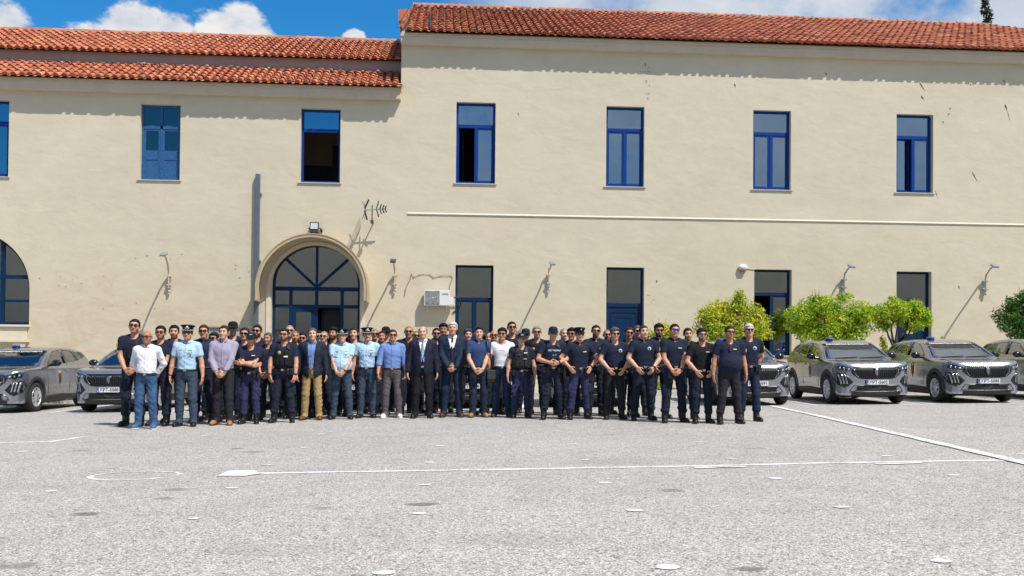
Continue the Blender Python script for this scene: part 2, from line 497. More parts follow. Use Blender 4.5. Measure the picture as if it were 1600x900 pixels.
def stripe(mb, pts, w, lift=.004, amp=.012):
    P = []
    for a, b in zip(pts, pts[1:]):
        L = math.hypot(b[0]-a[0], b[1]-a[1]); n = max(1, int(L/.25))
        P += [(a[0]+(b[0]-a[0])*i/n, a[1]+(b[1]-a[1])*i/n) for i in range(n)]
    P.append(pts[-1]); V = []; F = []
    for i, p in enumerate(P):
        a = P[max(0, i-1)]; b = P[min(len(P)-1, i+1)]; d = math.hypot(b[0]-a[0], b[1]-a[1])
        nx, ny = -(b[1]-a[1])/d, (b[0]-a[0])/d
        for s in (-1, 1):
            ww = w/2+random.uniform(-amp, amp); x, y = p[0]+s*nx*ww, p[1]+s*ny*ww
            V.append((x, y, gz(x, y)+lift))
    for i in range(len(P)-1): F.append((2*i, 2*i+1, 2*i+3, 2*i+2))
    mb.add(V, F)
def G2(u, v): p = on_ground(u, v); return (p.x, p.y)
# the painted lines of the yard
mb = MB()
stripe(mb, [G2(392, 740), G2(800, 733.5), G2(1110, 728), G2(1300, 723.5), G2(1560, 719.5), G2(1660, 720)], .115)
stripe(mb, [G2(1085, 731.5), G2(1165, 730)], .10, .008); stripe(mb, [G2(1370, 726), G2(1440, 723.8)], .09, .008)
mb.build('painted_line', PAINT)['kind'] = 'structure'
mb = MB(); mb.add([(x, y, gz(x, y)+.008) for x, y in rough_poly([G2(340, 744.5), G2(358, 736.5), G2(398, 735.5), G2(402, 739.5), G2(412, 740), G2(384, 744.5)], .008, .08)], [])
mb.f.append(tuple(range(len(mb.v)))); mb.sm.append(False); mb.build('painted_arrow_tip', PAINT)['kind'] = 'structure'
mb = MB(); stripe(mb, [G2(1205, 634.5), G2(1290, 653), G2(1560, 715), G2(1608, 726), G2(1700, 745)], .15, .012); mb.build('painted_diagonal_line', PAINT)['kind'] = 'structure'
mb = MB(); stripe(mb, [G2(-80, 693), G2(0, 692), G2(78, 690.5), G2(132, 682.5)], .13); mb.build('painted_bent_line', PAINT)['kind'] = 'structure'
mb = MB()
cx, cy = G2(210, 743.5)
ring = [(cx+.435*math.cos(t)*(1+.03*math.sin(3*t)), cy+.36*math.sin(t)) for t in [2*math.pi*i/40 for i in range(37)]]
stripe(mb, ring, .052, .004, .014); mb.build('painted_ring', PAINT)['kind'] = 'structure'
mb = MB()   # bay lines of the parked cars
stripe(mb, [(-16, 22.7), (26, 20.3)], .11)
for x in (-11.62, -8.8, -6.1, -3.4, -.75, 1.9, 4.6, 8.55, 11.25, 13.9):
    y0 = 22.7-(x+16)*2.4/42
    stripe(mb, [(x, y0+.07), (x+.30, y0+4.4)], .10, .008)
mb.build('painted_bay_lines', PAINT)['kind'] = 'structure'
SPOTS = [(17,669),(35,706),(175,731),(262,702.5),(320,681),(417,727),(474,700),(502,678),(687,697),(672,723),(665,758),(655,803),(362,763),(302,811),(80,768),(600,896),(140,677),(698,675),(862,661),(872,674),(895,694),(916,719),(945,755),(991,798),(1043,887),(1050,671),(1092,691),(1143,717),(1212,748),(1315,793),(1471,877),(1238,671),(1296,690),(1386,713),(1491,743),(1298,647),(1411,670),(1492,687),(1596,710),(1465,644)]
mb = MB()
for u, v in SPOTS:
    x, y = G2(u, v); r = .054*random.uniform(.8, 1.15); n = 11
    ph = random.random()*6
    V = [(x+r*1.15*math.cos(t)*(1+.12*math.sin(3*t+ph)), y+r*math.sin(t)*(1+.12*math.cos(2*t+ph))) for t in [2*math.pi*i/n for i in range(n)]]
    mb.add([(a, b, gz(a, b)+.006) for a, b in V], [tuple(range(n))])
mb.build('painted_spots', PAINT)['kind'] = 'structure'
# verge between the yard and the building, with its kerb
VERGE = mat('pale_gravel_verge', (.40, .375, .33), .95, var=.28, vscale=9, bump=.02, bscale=40)
KERB = mat('kerb_stone', (.46, .44, .40), .85, var=.18, vscale=6, bump=.006, bscale=40)
sheet('pavement', [(-60, 27.36), (60, 27.36), (60, 32.6), (-60, 32.6)], VERGE, .115)
sheet('kerb', [(-60, 27.2), (60, 27.2), (60, 27.357), (-60, 27.357)], KERB, .135, .16)

# ================================================================== the two wings of the building
WALL_Y = 32.0
def mat_plaster():
    m = bpy.data.materials.new('cream_plaster'); m.use_nodes = True
    T = NT(m.node_tree); b = m.node_tree.nodes['Principled BSDF']
    tc = T.n('ShaderNodeTexCoord'); P = tc.outputs['Object']
    mp = T.n('ShaderNodeMapping'); mp.inputs['Scale'].default_value = (.75, 1, 1.25); T.l(P, mp.inputs[0])
    big = T.noise(mp.outputs[0], .35, 5, .62, .4); mid = T.noise(mp.outputs[0], 2.2, 6, .62, .5)
    c = T.mix(1.0, (.590, .532, .405), T.ramp(big, [(.3, (.95, .945, .93)), (.7, (1.045, 1.045, 1.05))]), 'MULTIPLY')
    c = T.mix(1.0, c, T.ramp(mid, [(.25, (.955, .95, .94)), (.7, (1.035, 1.035, 1.035))]), 'MULTIPLY')
    # damp-stained, warmer plaster low on the wall
    sp = T.n('ShaderNodeSeparateXYZ'); T.l(P, sp.inputs[0])
    low = T.smooth(T.math('ADD', sp.outputs[2], T.math('MULTIPLY', T.math('SUBTRACT', mid, .5), 5.0)), 4.6, 1.2)
    low = T.math('MULTIPLY', low, T.math('ADD', .25, T.math('MULTIPLY', T.smooth(sp.outputs[0], 4.0, -2.5), .75)))
    pat = T.smooth(T.noise(mp.outputs[0], 1.1, 6, .7, 1.0), .44, .66)
    c = T.mix(T.math('MULTIPLY', low, T.math('ADD', .12, T.math('MULTIPLY', pat, .60))), c, (.53, .415, .285))
    # thin rain streaks
    st = T.n('ShaderNodeMapping'); st.inputs['Scale'].default_value = (5, 1, .16); T.l(P, st.inputs[0])
    stm = T.smooth(T.noise(st.outputs[0], 1.0, 4, .7), .60, .82)
    c = T.mix(T.math('MULTIPLY', stm, .16), c, (.42, .36, .27))
    T.l(c, b.inputs['Base Color']); b.inputs['Roughness'].default_value = .93; b.inputs['Specular IOR Level'].default_value = .15
    h = T.math('ADD', T.math('MULTIPLY', T.noise(mp.outputs[0], 1.25, 6, .56, .35), .030), T.math('MULTIPLY', T.noise(P, 38, 3, .6), .0022))
    bn = T.n('ShaderNodeBump'); bn.inputs['Strength'].default_value = .75; bn.inputs['Distance'].default_value = 1.0
    T.l(h, bn.inputs['Height']); T.l(bn.outputs[0], b.inputs['Normal'])
    return m
PLASTER = mat_plaster()
TRIM = mat('cornice_plaster', (.56, .49, .375), .9, var=.07, vscale=2.0, bump=.006, bscale=12)
MAUVE = mat('mauve_grey_plaster', (.36, .29, .26), .9, var=.10, vscale=3.0)
CREAM = mat('cream_trim', (.66, .58, .44), .85, var=.06, vscale=5)
SILL = mat('stone_sill', (.50, .46, .40), .8, var=.12, vscale=9)
BLUE = mat('bright_blue_paint', (.002, .038, .215), .5, var=.12, vscale=14, spec=.2)
NAVY = mat('deep_blue_paint', (.002, .023, .072), .55, spec=.2, var=.12, vscale=10)
OLDBLUE = mat('weathered_blue_paint', (.014, .090, .235), .6, var=.35, vscale=16)
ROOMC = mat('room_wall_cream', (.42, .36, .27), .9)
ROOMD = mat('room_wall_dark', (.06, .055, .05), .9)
WAINS = mat('room_wainscot_blue', (.012, .025, .07), .6)
GL_SKY = mat_glass('window_glass_upper', .32, (.50, .55, .60), .0, (.52, .68, .84))
GL_OLD = mat_glass('old_window_glass', .10, (.16, .19, .20), .0, (.8, .85, .9))
GL_LOW = mat_glass('window_glass_lower', .36, (.30, .32, .33), .0)
WHITE = mat('white_blind', (.75, .75, .74), .8)

def facade(name, x0, x1, z0f, z1, ops, parent):
    """front wall with real openings; an opening is (x0, x1, z0, z1, arched)"""
    xs = sorted({x0, x1, *[o[0] for o in ops], *[o[1] for o in ops]})
    zs = sorted({z0f, z1, *[o[2] for o in ops], *[o[3] for o in ops]})
    mb = MB(); Y = WALL_Y; D = .34
    for a, b in zip(xs, xs[1:]):
        for c, d in zip(zs, zs[1:]):
            mx, mz = (a+b)/2, (c+d)/2
            if any(o[0] < mx < o[1] and o[2] < mz < o[3] for o in ops): continue
            mb.add([(a, Y, c), (b, Y, c), (b, Y, d), (a, Y, d)], [(0, 1, 2, 3)])
    for o in ops:
        a, b, c, d = o[:4]
        if o[4]:
            r = (b-a)/2; zc = d-r; cx = (a+b)/2; n = 28
            arc = [(cx-r*math.cos(math.pi*i/n), zc+r*math.sin(math.pi*i/n)) for i in range(n+1)]
            for i in range(n):
                p, q = arc[i], arc[i+1]
                mb.add([(p[0], Y, p[1]), (q[0], Y, q[1]), (q[0], Y, d), (p[0], Y, d)], [(0, 1, 2, 3)])
            edge = [(a, c)]+arc+[(b, c)]
        else: edge = [(a, c), (a, d), (b, d), (b, c)]
        for p, q in zip(edge, edge[1:]+edge[:1]):
            mb.add([(p[0], Y, p[1]), (q[0], Y, q[1]), (q[0], Y+D, q[1]), (p[0], Y+D, p[1])], [(0, 1, 2, 3)])
    return link(name, mb.mesh(name), PLASTER, parent)

def window(parent, x0, x1, z0, z1, kind, paint, glass, depth=.17, sill=True, room=True):
    """frame with bars, panes, stone sill and the room behind"""
    Y = WALL_Y+depth; mb = MB(); pn = MB(); T = .075
    def fr(a, b, c, d, t=T, y0=0.0, y1=.08):
        mb.box(a, a+t, Y+y0, Y+y1, c, d); mb.box(b-t, b, Y+y0, Y+y1, c, d)
        mb.box(a+t, b-t, Y+y0, Y+y1, c, c+t); mb.box(a+t, b-t, Y+y0, Y+y1, d-t, d)
    def pane(a, b, c, d, y=.035): pn.box(a, b, Y+y, Y+y+.012, c, d)
    w = x1-x0; h = z1-z0; xm = (x0+x1)/2
    fr(x0, x1, z0, z1)
    tz = z1-h*.285
    opened = None
    if kind in ('closed', 'left_open', 'left_ajar', 'no_leaf'):
        mb.box(x0+T, x1-T, Y-.01, Y+.085, tz-.055, tz+.055)
        pane(x0+T, x1-T, tz+.055, z1-T)
        if kind != 'no_leaf':
            mb.box(xm-.035, xm+.035, Y-.012, Y+.082, z0+T, tz-.055)
            for sgn, a, b in ((-1, x0+T, xm-.035), (1, xm+.035, x1-T)):
                t = .05
                if sgn < 0 and kind in ('left_open', 'left_ajar'):
                    # this leaf has been swung into the room on its outer hinge
                    ang = R(72 if kind == 'left_open' else 14); L = b-a; M = Matrix.Rotation(ang, 3, 'Z'); hz_ = (tz-.055-z0-T)/2; zc = (z0+T+tz-.055)/2
                    def P(x, z): return Vector((a, Y+.04, z)) + M @ Vector((x, 0, 0))
                    for xx in (t/2, L-t/2):
                        mb.obox(P(xx, zc), t/2, .02, hz_, M)
                    for zz in (z0+T+t/2, tz-.055-t/2): mb.obox(P(L/2, zz), L/2-t, .02, t/2, M)
                    pn.obox(P(L/2, zc), L/2-t, .006, hz_-t, M)
                    continue
                fr(a, b, z0+T, tz-.055, t, .005, .07); pane(a+t, b-t, z0+T+t, tz-.055-t)
    elif kind == 'old_panels':
        tz = z1-h*.29
        mb.box(x0+T, x1-T, Y-.012, Y+.085, tz-.06, tz+.05)
        mb.box(xm-.035, xm+.035, Y-.012, Y+.083, z0+T, z1-T)
        pane(x0+T, xm-.035, tz+.05, z1-T); pane(xm+.035, x1-T, tz+.05, z1-T)
        z2 = z0+T+h*.245; z3 = z2+.05
        for a, b in ((x0+T, xm-.035), (xm+.035, x1-T)):
            fr(a, b, z0+T, tz-.06, .06, .005, .07)
            mb.box(a+.06, b-.06, Y+.02, Y+.05, z0+T+.06, z2)          # boarded lower panel
            mb.box(a+.06, b-.06, Y+.004, Y+.072, z2, z3)
            mb.box(a+.06, b-.06, Y+.024, Y+.05, z3, z3+h*.105)       # pane painted over
            pane(a+.06, b-.06, z3+h*.105, tz-.06-.06)
    elif kind == 'door_tall_transom':
        tz = z0+h*.49 if h < 4 else z0+2.9
        tz = z1-1.27
        mb.box(x0+T, x1-T, Y-.01, Y+.085, tz-.06, tz+.06); pane(x0+T, x1-T, tz+.06, z1-T)
        mb.box(x0+T, x1-T, Y+.02, Y+.065, z0+T, tz-.06)
        for q in ((.12, .17), (.30, .34)):
            mb.box(x0+T+q[0], x1-T-q[0], Y+.006, Y+.02, tz-.06-q[1]-.03, tz-.06-q[1]); mb.box(x0+T+q[0], x0+T+q[0]+.03, Y+.006, Y+.02, z0+.5, tz-.06-q[1]-.03); mb.box(x1-T-q[0]-.03, x1-T-q[0], Y+.006, Y+.02, z0+.5, tz-.06-q[1]-.03)
    f = mb.build('window' if not kind.startswith('door') else 'door', paint, parent)
    pn.build('pane', glass, f)
    if sill:
        sb = MB(); sb.box(x0-.08, x1+.06, WALL_Y-.05, WALL_Y+depth-.004, z0-.035, z0-.004); sb.build('sill', SILL, f, bevel=.006)
    return f
def room(parent, x0, x1, z0, z1, m=ROOMC, deep=4.0, name='room_wall'):
    mb = MB(); y0, y1 = WALL_Y+.345, WALL_Y+deep
    V = [(x, y, z) for x in (x0, x1) for y in (y0, y1) for z in (z0, z1)]
    mb.add(V, [(0, 2, 3, 1), (4, 5, 7, 6), (2, 6, 7, 3), (0, 4, 6, 2), (1, 3, 7, 5)])
    return mb.build(name, m, parent)

# ---- roof of curved clay tiles
def mat_tiles():
    m = bpy.data.materials.new('clay_tiles'); m.use_nodes = True
    T = NT(m.node_tree); b = m.node_tree.nodes['Principled BSDF']
    g = T.n('ShaderNodeNewGeometry'); tc = T.n('ShaderNodeTexCoord')
    c = T.ramp(g.outputs['Random Per Island'], [(0, (.24, .075, .040)), (.14, (.40, .118, .058)), (.55, (.49, .150, .072)), (.85, (.55, .19, .095)), (1, (.58, .25, .14))])
    c = T.mix(1.0, c, T.ramp(T.noise(tc.outputs['Object'], 7, 5, .65), [(.25, .66), (.5, 1.0), (.8, 1.15)]), 'MULTIPLY')
    li = T.smooth(T.noise(tc.outputs['Object'], 17, 5, .7), .60, .75)
    c = T.mix(T.math('MULTIPLY', li, .55), c, (.16, .135, .105))
    T.l(c, b.inputs['Base Color']); b.inputs['Roughness'].default_value = .85
    bn = T.n('ShaderNodeBump'); bn.inputs['Distance'].default_value = .006
    T.l(T.noise(tc.outputs['Object'], 45, 3), bn.inputs['Height']); T.l(bn.outputs[0], b.inputs['Normal'])
    return m
TILE = mat_tiles()
MORTAR = mat('pale_mortar', (.36, .31, .27), .95, var=.25, vscale=8, bump=.03, bscale=10)
def tile_roof(parent, x0, x1, ye, ze, yr, zr, sp=.262, course=.335, hip=None, seed=1, name='roof'):
    rng = random.Random(seed); mb = MB()
    L = math.hypot(yr-ye, zr-ze); dy, dz = (yr-ye)/L, (zr-ze)/L; ny, nz = -dz, dy       # along the slope, off the slope
    nc = int((x1-x0)/sp); nr = int(math.ceil(L/course))
    def tile(xc, s, ln, r0, r1, up, seg, base, tilt):
        V = []
        for e, (ss, r, lift) in enumerate(((s, r0, 0.034), (s+ln, r1, -0.004))):
            for k in range(seg+1):
                t = math.pi*k/seg
                x = xc+math.cos(t)*r*(1 if up else 1.05)+tilt*(ss-s)
                h = base+lift+(math.sin(t)*r*.95 if up else -math.sin(t)*r*.55)
                V.append((x, ye+dy*ss+ny*h, ze+dz*ss+nz*h))
        F = [(k, k+1, seg+2+k, seg+1+k) for k in range(seg)]
        mb.add(V, F, True)
        if up: # thickness seen at the lower end
            W = []
            for rr in (r0, r0-.018):
                for k in range(seg+1):
                    t = math.pi*k/seg; h = base+.034+math.sin(t)*rr*.95
                    W.append((xc+math.cos(t)*rr, ye+dy*s+ny*h, ze+dz*s+nz*h))
            o = len(mb.v)-len(V)
            mb.add(W, [(k, seg+1+k, seg+2+k, k+1) for k in range(seg)])
    for i in range(nc):
        xc = x0+sp*(i+.5); top = L
        if hip and xc > hip: top = max(0, L-(xc-hip)*1.11)
        for j in range(nr):
            s = j*course
            if s > top-.05: break
            ln = min(course*1.22, top-s+.04)
            jx = rng.uniform(-.010, .010); js = rng.uniform(-.02, .02) if j else rng.uniform(-.03, .02)
            tile(xc+jx, s+js, ln, .096+rng.uniform(-.004, .004), .080, True, 6, .045+rng.uniform(-.004, .008), rng.uniform(-.03, .03))
            tile(xc+sp/2+jx, s+js+.03 if j else s-.02, ln, .098 if j else .072, .100, False, 4, .045, 0)
            if j == 0:      # mortar plug added under the first cover tile to scallop the eave shadow
                W = [(xc+.094*math.cos(math.pi*k/6), ye+dy*(s+.035)+ny*(.062+.086*math.sin(math.pi*k/6)), ze+dz*(s+.035)+nz*(.062+.086*math.sin(math.pi*k/6))) for k in range(7)]
                mb.add(W, [tuple(range(7))])
    o = mb.build(name, TILE, parent)
    # boards under the tiles close the roof against the light
    ub = MB(); t = .03
    V = [(x, y-ny*0, z) for x in (x0, x1 if not hip else hip) for (y, z) in ((ye+.11, ze+.03), (yr, zr-.02))]
    if hip: V = [(x0, ye+.11, ze+.03), (x0, yr, zr-.02), (x1, ye+.11, ze+.03), (hip, yr, zr-.02)]
    ub.add(V, [(0, 1, 3, 2)]); ub.build('roof_boarding', mat('roof_underside', (.16, .10, .07), .9), o)
    return o
def ridge(parent, pts, name='ridge_tiles', r=.105, step=.36, mort=True):
    mb = MB(); mo = MB(); rng = random.Random(3)
    a, b = Vector(pts[0]), Vector(pts[1]); L = (b-a).length; d = (b-a)/L; n = int(L/step)
    up = Vector((0, 0, 1)); side = d.cross(up).normalized(); up = side.cross(d)
    for i in range(n):
        V = []
        for ss, rr in ((i*step, r*1.10), (i*step+step*1.15, r*.92)):
            p = a+d*ss+up*rng.uniform(-.008, .008)
            for k in range(9):
                t = math.pi*k/8; V.append(p+side*math.cos(t)*rr+up*math.sin(t)*rr)
        mb.add(V, [(k, k+1, 10+k, 9+k) for k in range(8)], True)
        mb.add(V[:9], [tuple(range(9))])
    o = mb.build(name, TILE, parent)
    if mort:
        mo.bar(a-up*.03, b-up*.03, .30, .10); mo.build('mortar', MORTAR, o)
    return o

# ------------------------------------------------------------------ left wing
lw = empty('building', (0, 0, 0)); tag(lw, 'lower left wing of cream plaster with two stepped tile roofs and arched entrance', 'building')
XL, XJ, XRR = -24.0, -1.42, 29.0
U0, U1 = 6.40, 8.87
ops_l = [(-15.27, -13.99, U0, U1, False), (-9.85, -8.58, U0, U1, False), (-4.69, -3.40, U0+.02, U1, False),
         (-16.98, -13.26, 1.63, 4.63, True), (-5.575, -2.70, -.6, 4.49, True)]
facade('wall', XL, XJ, -1.6, 9.2, ops_l, lw)
window(lw, -15.27, -13.99, U0, U1, 'closed', BLUE, GL_SKY)
window(lw, -9.85, -8.58, U0, U1, 'old_panels', OLDBLUE, GL_OLD, .15)
window(lw, -4.69, -3.40, U0+.02, U1, 'no_leaf', BLUE, GL_SKY)
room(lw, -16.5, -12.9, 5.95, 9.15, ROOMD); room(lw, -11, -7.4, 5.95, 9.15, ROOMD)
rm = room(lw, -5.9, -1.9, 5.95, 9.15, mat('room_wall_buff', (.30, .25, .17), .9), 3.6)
mb = MB(); mb.box(-5.88, -1.92, WALL_Y+3.55, WALL_Y+3.598, 5.97, 7.62); mb.box(-5.898, -5.85, WALL_Y+.36, WALL_Y+3.55, 5.97, 7.62); mb.build('wainscot', WAINS, rm)
mb = MB(); mb.box(-4.05, -3.0, WALL_Y+3.46, WALL_Y+3.545, 5.97, 8.35); mb.build('room_door', mat('room_door_black', (.006, .006, .007), .5), rm)
# arched window at the far left edge
def arch_bars(x0, x1, zb, ztop, Y, bars, t=.085):
    mb = MB(); r = (x1-x0)/2; zc = ztop-r; cx = (x0+x1)/2; n = 28
    for rr0, rr1 in ((r, r-t),):
        V = []; F = []
        for i in range(n+1):
            c, s = -math.cos(math.pi*i/n), math.sin(math.pi*i/n)
            for rr in (rr0, rr1):
                for y in (Y, Y+.09): V.append((cx+c*rr, y, zc+s*rr))
        for i in range(n):
            o = 4*i; F += [(o, o+2, o+6, o+4), (o+1, o+5, o+7, o+3), (o, o+4, o+5, o+1), (o+2, o+3, o+7, o+6)]
        mb.add(V, F)
    mb.box(x0, x0+t, Y, Y+.09, zb, zc); mb.box(x1-t, x1, Y, Y+.09, zb, zc)
    for b in bars: mb.box(*b) if len(b) == 6 else mb.bar(*b)
    return mb, cx, zc, r
def arch_pane(x0, x1, zb, ztop, Y, m, parent):
    r = (x1-x0)/2-.05; zc = ztop-(x1-x0)/2; cx = (x0+x1)/2; n = 28; mb = MB()
    poly = [(cx+r, zb+.02)]+[(cx+r*math.cos(math.pi*i/n), zc+r*math.sin(math.pi*i/n)) for i in range(n+1)]+[(cx-r, zb+.02)]
    mb.prism(poly, Y+.04, Y+.052); return mb.build('pane', m, parent)
Y = WALL_Y+.16; cxw = -15.12
mb, *_ = arch_bars(-16.98, -13.26, 1.63, 4.63, Y, [(-15.16, -15.08, Y-.01, Y+.085, 1.72, 4.54), (-14.24, -14.12, Y-.011, Y+.084, 1.72, 4.34), (-16.12, -16.0, Y-.011, Y+.084, 1.72, 4.34),
    (-16.9, -13.34, Y-.014, Y+.082, 3.12, 3.24), (-16.9, -13.34, Y-.014, Y+.082, 2.36, 2.44), (-16.9, -13.34, Y-.014, Y+.088, 1.63, 1.72)])
f = mb.build('window', NAVY, lw); arch_pane(-16.98, -13.26, 1.63, 4.63, Y, GL_LOW, f)
room(lw, -18, -12.6, .6, 5.3, ROOMD)
mb = MB(); mb.box(-17.05, -13.22, WALL_Y-.12, WALL_Y+.155, 1.555, 1.622); mb.box(-17.0, -13.3, WALL_Y-.05, WALL_Y-.003, 1.13, 1.55)
mb.box(-17.05, -13.22, WALL_Y-.16, WALL_Y-.003, 1.065, 1.125)
mb.build('sill', CREAM, f, bevel=.01)
mb = MB()
for x in (-13.62, -16.6):
    mb.prism([(x-.10, 1.06), (x+.30, 1.06), (x+.26, .8), (x+.20, .5), (x-.0, .5), (x-.04, .8)], WALL_Y-.12, WALL_Y-.003)
mb.build('sill_bracket', CREAM, f)
# arched entrance
Y = WALL_Y+.20; a, b = -5.575, -2.70; cx = (a+b)/2; zs = 2.85
bars = [(a+.085, b-.085, Y-.02, Y+.10, zs, zs+.13), (a+.085, b-.085, Y-.012, Y+.095, 2.28, 2.39)]
for x in (-4.98, cx, -3.30): bars.append((x-.05, x+.05, Y-.008, Y+.085, -.5, zs-.003))
bars.append((cx-.04, cx+.04, Y-.008, Y+.085, zs+.133, 4.40))
for s in (-1, 1): bars.append(((cx+s*.05, Y+.035, zs+.16), (cx+s*1.10, Y+.035, zs+1.13), .09, .085, (0, 1, 0)))
mb, *_ = arch_bars(a, b, -.5, 4.49, Y, bars)
for x0_, x1_ in ((-4.93, cx-.05),):      # left door leaf
    mb.box(x0_, x0_+.12, Y+.0, Y+.07, -.5, 2.28); mb.box(x1_-.12, x1_, Y, Y+.07, -.5, 2.28); mb.box(x0_+.12, x1_-.12, Y, Y+.07, 2.14, 2.28)
f = mb.build('door', NAVY, lw)
mb = MB(); r = (b-a)/2-.05; zc = 4.49-(b-a)/2
poly = [(cx+r, zs+.1)]+[(cx+r*math.cos(math.pi*i/28), zc+r*math.sin(math.pi*i/28)) for i in range(29)]+[(cx-r, zs+.1)]
mb.prism(poly, Y+.04, Y+.052)
for p, q, z0, z1 in ((a+.08, -5.03, 2.39, zs), (-4.93, cx-.05, 2.39, zs), (cx+.05, -3.35, 2.39, zs), (-3.25, b-.08, 2.39, zs), (a+.08, -5.03, -.5, 2.28), (-4.81, cx-.17, -.4, 2.14), (-3.25, b-.08, -.5, 2.28)):
    mb.box(p, q, Y+.04, Y+.052, z0, z1)
mb.build('pane', mat_glass('entrance_glass', .36, (.20, .20, .20)), f)
room(lw, -6.4, -2.0, -.75, 5.2, ROOMD, 5.0)
mb = MB(); mb.box(-4.04, -3.36, Y+.6, Y+.66, -.6, 2.26); mb.box(-3.95, -3.45, Y+.585, Y+.6, 1.2, 2.1); mb.build('inner_door', mat('inner_door_black', (.008, .010, .016), .4), f)
# cornice and stepped roofs
mb = MB(); mb.box(XL, XJ+.0, 31.72, WALL_Y-.003, 9.20, 9.46); mb.box(XL, XJ+.02, 31.68, WALL_Y-.003, 9.463, 9.56)
mb.box(XL, XJ-.003, WALL_Y-.003, 33.2, 9.203, 9.5)
mb.build('cornice', TRIM, lw)
tile_roof(lw, XL, XJ+.06, 31.50, 9.51, 33.25, 10.42, course=.36, seed=2)
mb = MB(); mb.box(XL, XJ-.01, 33.26, 33.5, 9.6, 10.92); mb.build('parapet', MAUVE, lw)
mb = MB(); rng = random.Random(4)
for i in range(180):
    x = XL+.125*i+rng.uniform(-.03, .03); mb.sphere((x, 33.22+rng.uniform(-.03, .03), 10.50+rng.uniform(-.02, .03)), .075*rng.uniform(.7, 1.3), 6, 4, (1.6, .8, .6))
mb.build('mortar_bead', MORTAR, lw)
tile_roof(lw, XL, XJ-.02, 33.02, 10.82, 37.05, 12.66, course=.44, seed=5)
ridge(lw, ((XL, 37.08, 12.73), (XJ-.03, 37.08, 12.74)), r=.115)

# ------------------------------------------------------------------ right wing
rw = empty('building', (0, 0, 0)); tag(rw, 'taller right wing of cream plaster under a long red tile roof', 'building')
WX = [(.43, 1.74), (5.49, 6.79), (10.56, 11.88), (15.62, 16.93)]
ops_r = [(a, b, 6.50, 9.22, False) for a, b in WX]
DX = [(.45, 1.72, -.2), (5.53, 6.82, -.2), (10.62, 11.93, .83), (15.63, 16.88, -.1)]
ops_r += [(a, b, z, 3.77, False) for a, b, z in DX]
facade('wall', XJ, XRR, -1.6, 11.1, ops_r, rw)
mb = MB(); mb.add([(XJ, WALL_Y, -1.6), (XJ, 50, -1.6), (XJ, 50, 11.1), (XJ, WALL_Y, 11.1)], [(0, 1, 2, 3)])
mb.add([(XJ, 31.66, 11.35), (XJ, 38, 14.30), (XJ, 44, 11.35)], [(0, 1, 2)]); mb.build('gable_wall', PLASTER, rw)
mb = MB(); mb.add([(XRR, WALL_Y, -1.6), (XRR, 50, -1.6), (XRR, 50, 11.1), (XRR, WALL_Y, 11.1)], [(0, 1, 2, 3)]); mb.build('end_wall', PLASTER, rw)
for (a, b), k in zip(WX, ('left_open', 'closed', 'closed', 'left_ajar')):
    f = window(rw, a, b, 6.50, 9.22, k, BLUE, GL_SKY)
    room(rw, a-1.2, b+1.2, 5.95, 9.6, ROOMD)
    if k == 'left_ajar':
        mb = MB(); mb.box((a+b)/2+.06, b-.1, WALL_Y+.30, WALL_Y+.305, 7.35, 8.4); mb.box(a+.1, b-.1, WALL_Y+.222, WALL_Y+.226, 8.5, 9.12); mb.build('blind', WHITE, f)
    if (a, b) == WX[2]:
        mb = MB(); mb.box(a+.09, b-.09, WALL_Y+.222, WALL_Y+.226, 8.50, 9.13); mb.build('blind', WHITE, f)
    if k == 'left_open':
        mb = MB(); mb.box((a+b)/2-.3, (a+b)/2+.3, WALL_Y+.222, WALL_Y+.226, 8.56, 8.98); mb.build('notice_sheet', WHITE, f)
kinds = ('closed', 'door_tall_transom', 'left_open', 'door_tall_transom')
for (a, b, z), k in zip(DX, kinds):
    f = window(rw, a, b, z, 3.77, k, NAVY, GL_LOW, .20, sill=(z > .5))
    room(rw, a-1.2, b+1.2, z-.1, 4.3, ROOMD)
mb = MB(); mb.box(16.10, 16.32, WALL_Y+.205, WALL_Y+.209, 1.62, 1.80); nt = mb.build('notice_plate', mat('yellowed_paper', (.60, .48, .28), .8), rw)
mb = MB(); mb.lathe([(.001, 0), (.035, .001)], 10, Matrix.Rotation(R(90), 3, 'X'), (16.21, WALL_Y+.203, 1.70)); mb.build('notice_crest', mat('brown_ink', (.12, .07, .04), .8), nt)
mb = MB(); mb.add([(x, y, z) for x in (-1.16, XRR) for y, z in ((WALL_Y-.003, 5.435), (WALL_Y-.035, 5.435), (WALL_Y-.035, 5.452), (WALL_Y-.003, 5.497))], [(0, 1, 2, 3), (7, 6, 5, 4), (0, 4, 5, 1), (1, 5, 6, 2), (2, 6, 7, 3)]); mb.build('string_course', CREAM, rw)
mb = MB(); mb.box(XJ-.01, XRR, 31.72, WALL_Y-.003, 11.06, 11.28); mb.box(XJ-.03, XRR, 31.68, WALL_Y-.003, 11.283, 11.39); mb.box(XJ+.003, XRR-.01, 31.80, 33.4, 11.393, 11.478); mb.box(XJ+.003, XRR-.01, WALL_Y-.003, 33.5, 11.103, 11.32); mb.build('cornice', TRIM, rw)
tile_roof(rw, XJ+.13, XRR, 31.50, 11.36, 38.0, 14.40, course=.50, hip=22.76, seed=9)
ridge(rw, ((XJ+.17, 38.03, 14.51), (22.8, 38.03, 14.49)), r=.12)
ridge(rw, ((22.76, 38.0, 14.42), (29.2, 31.4, 11.38)), 'hip_tiles')
mb = MB()  # verge tiles and the flat block at the gable end
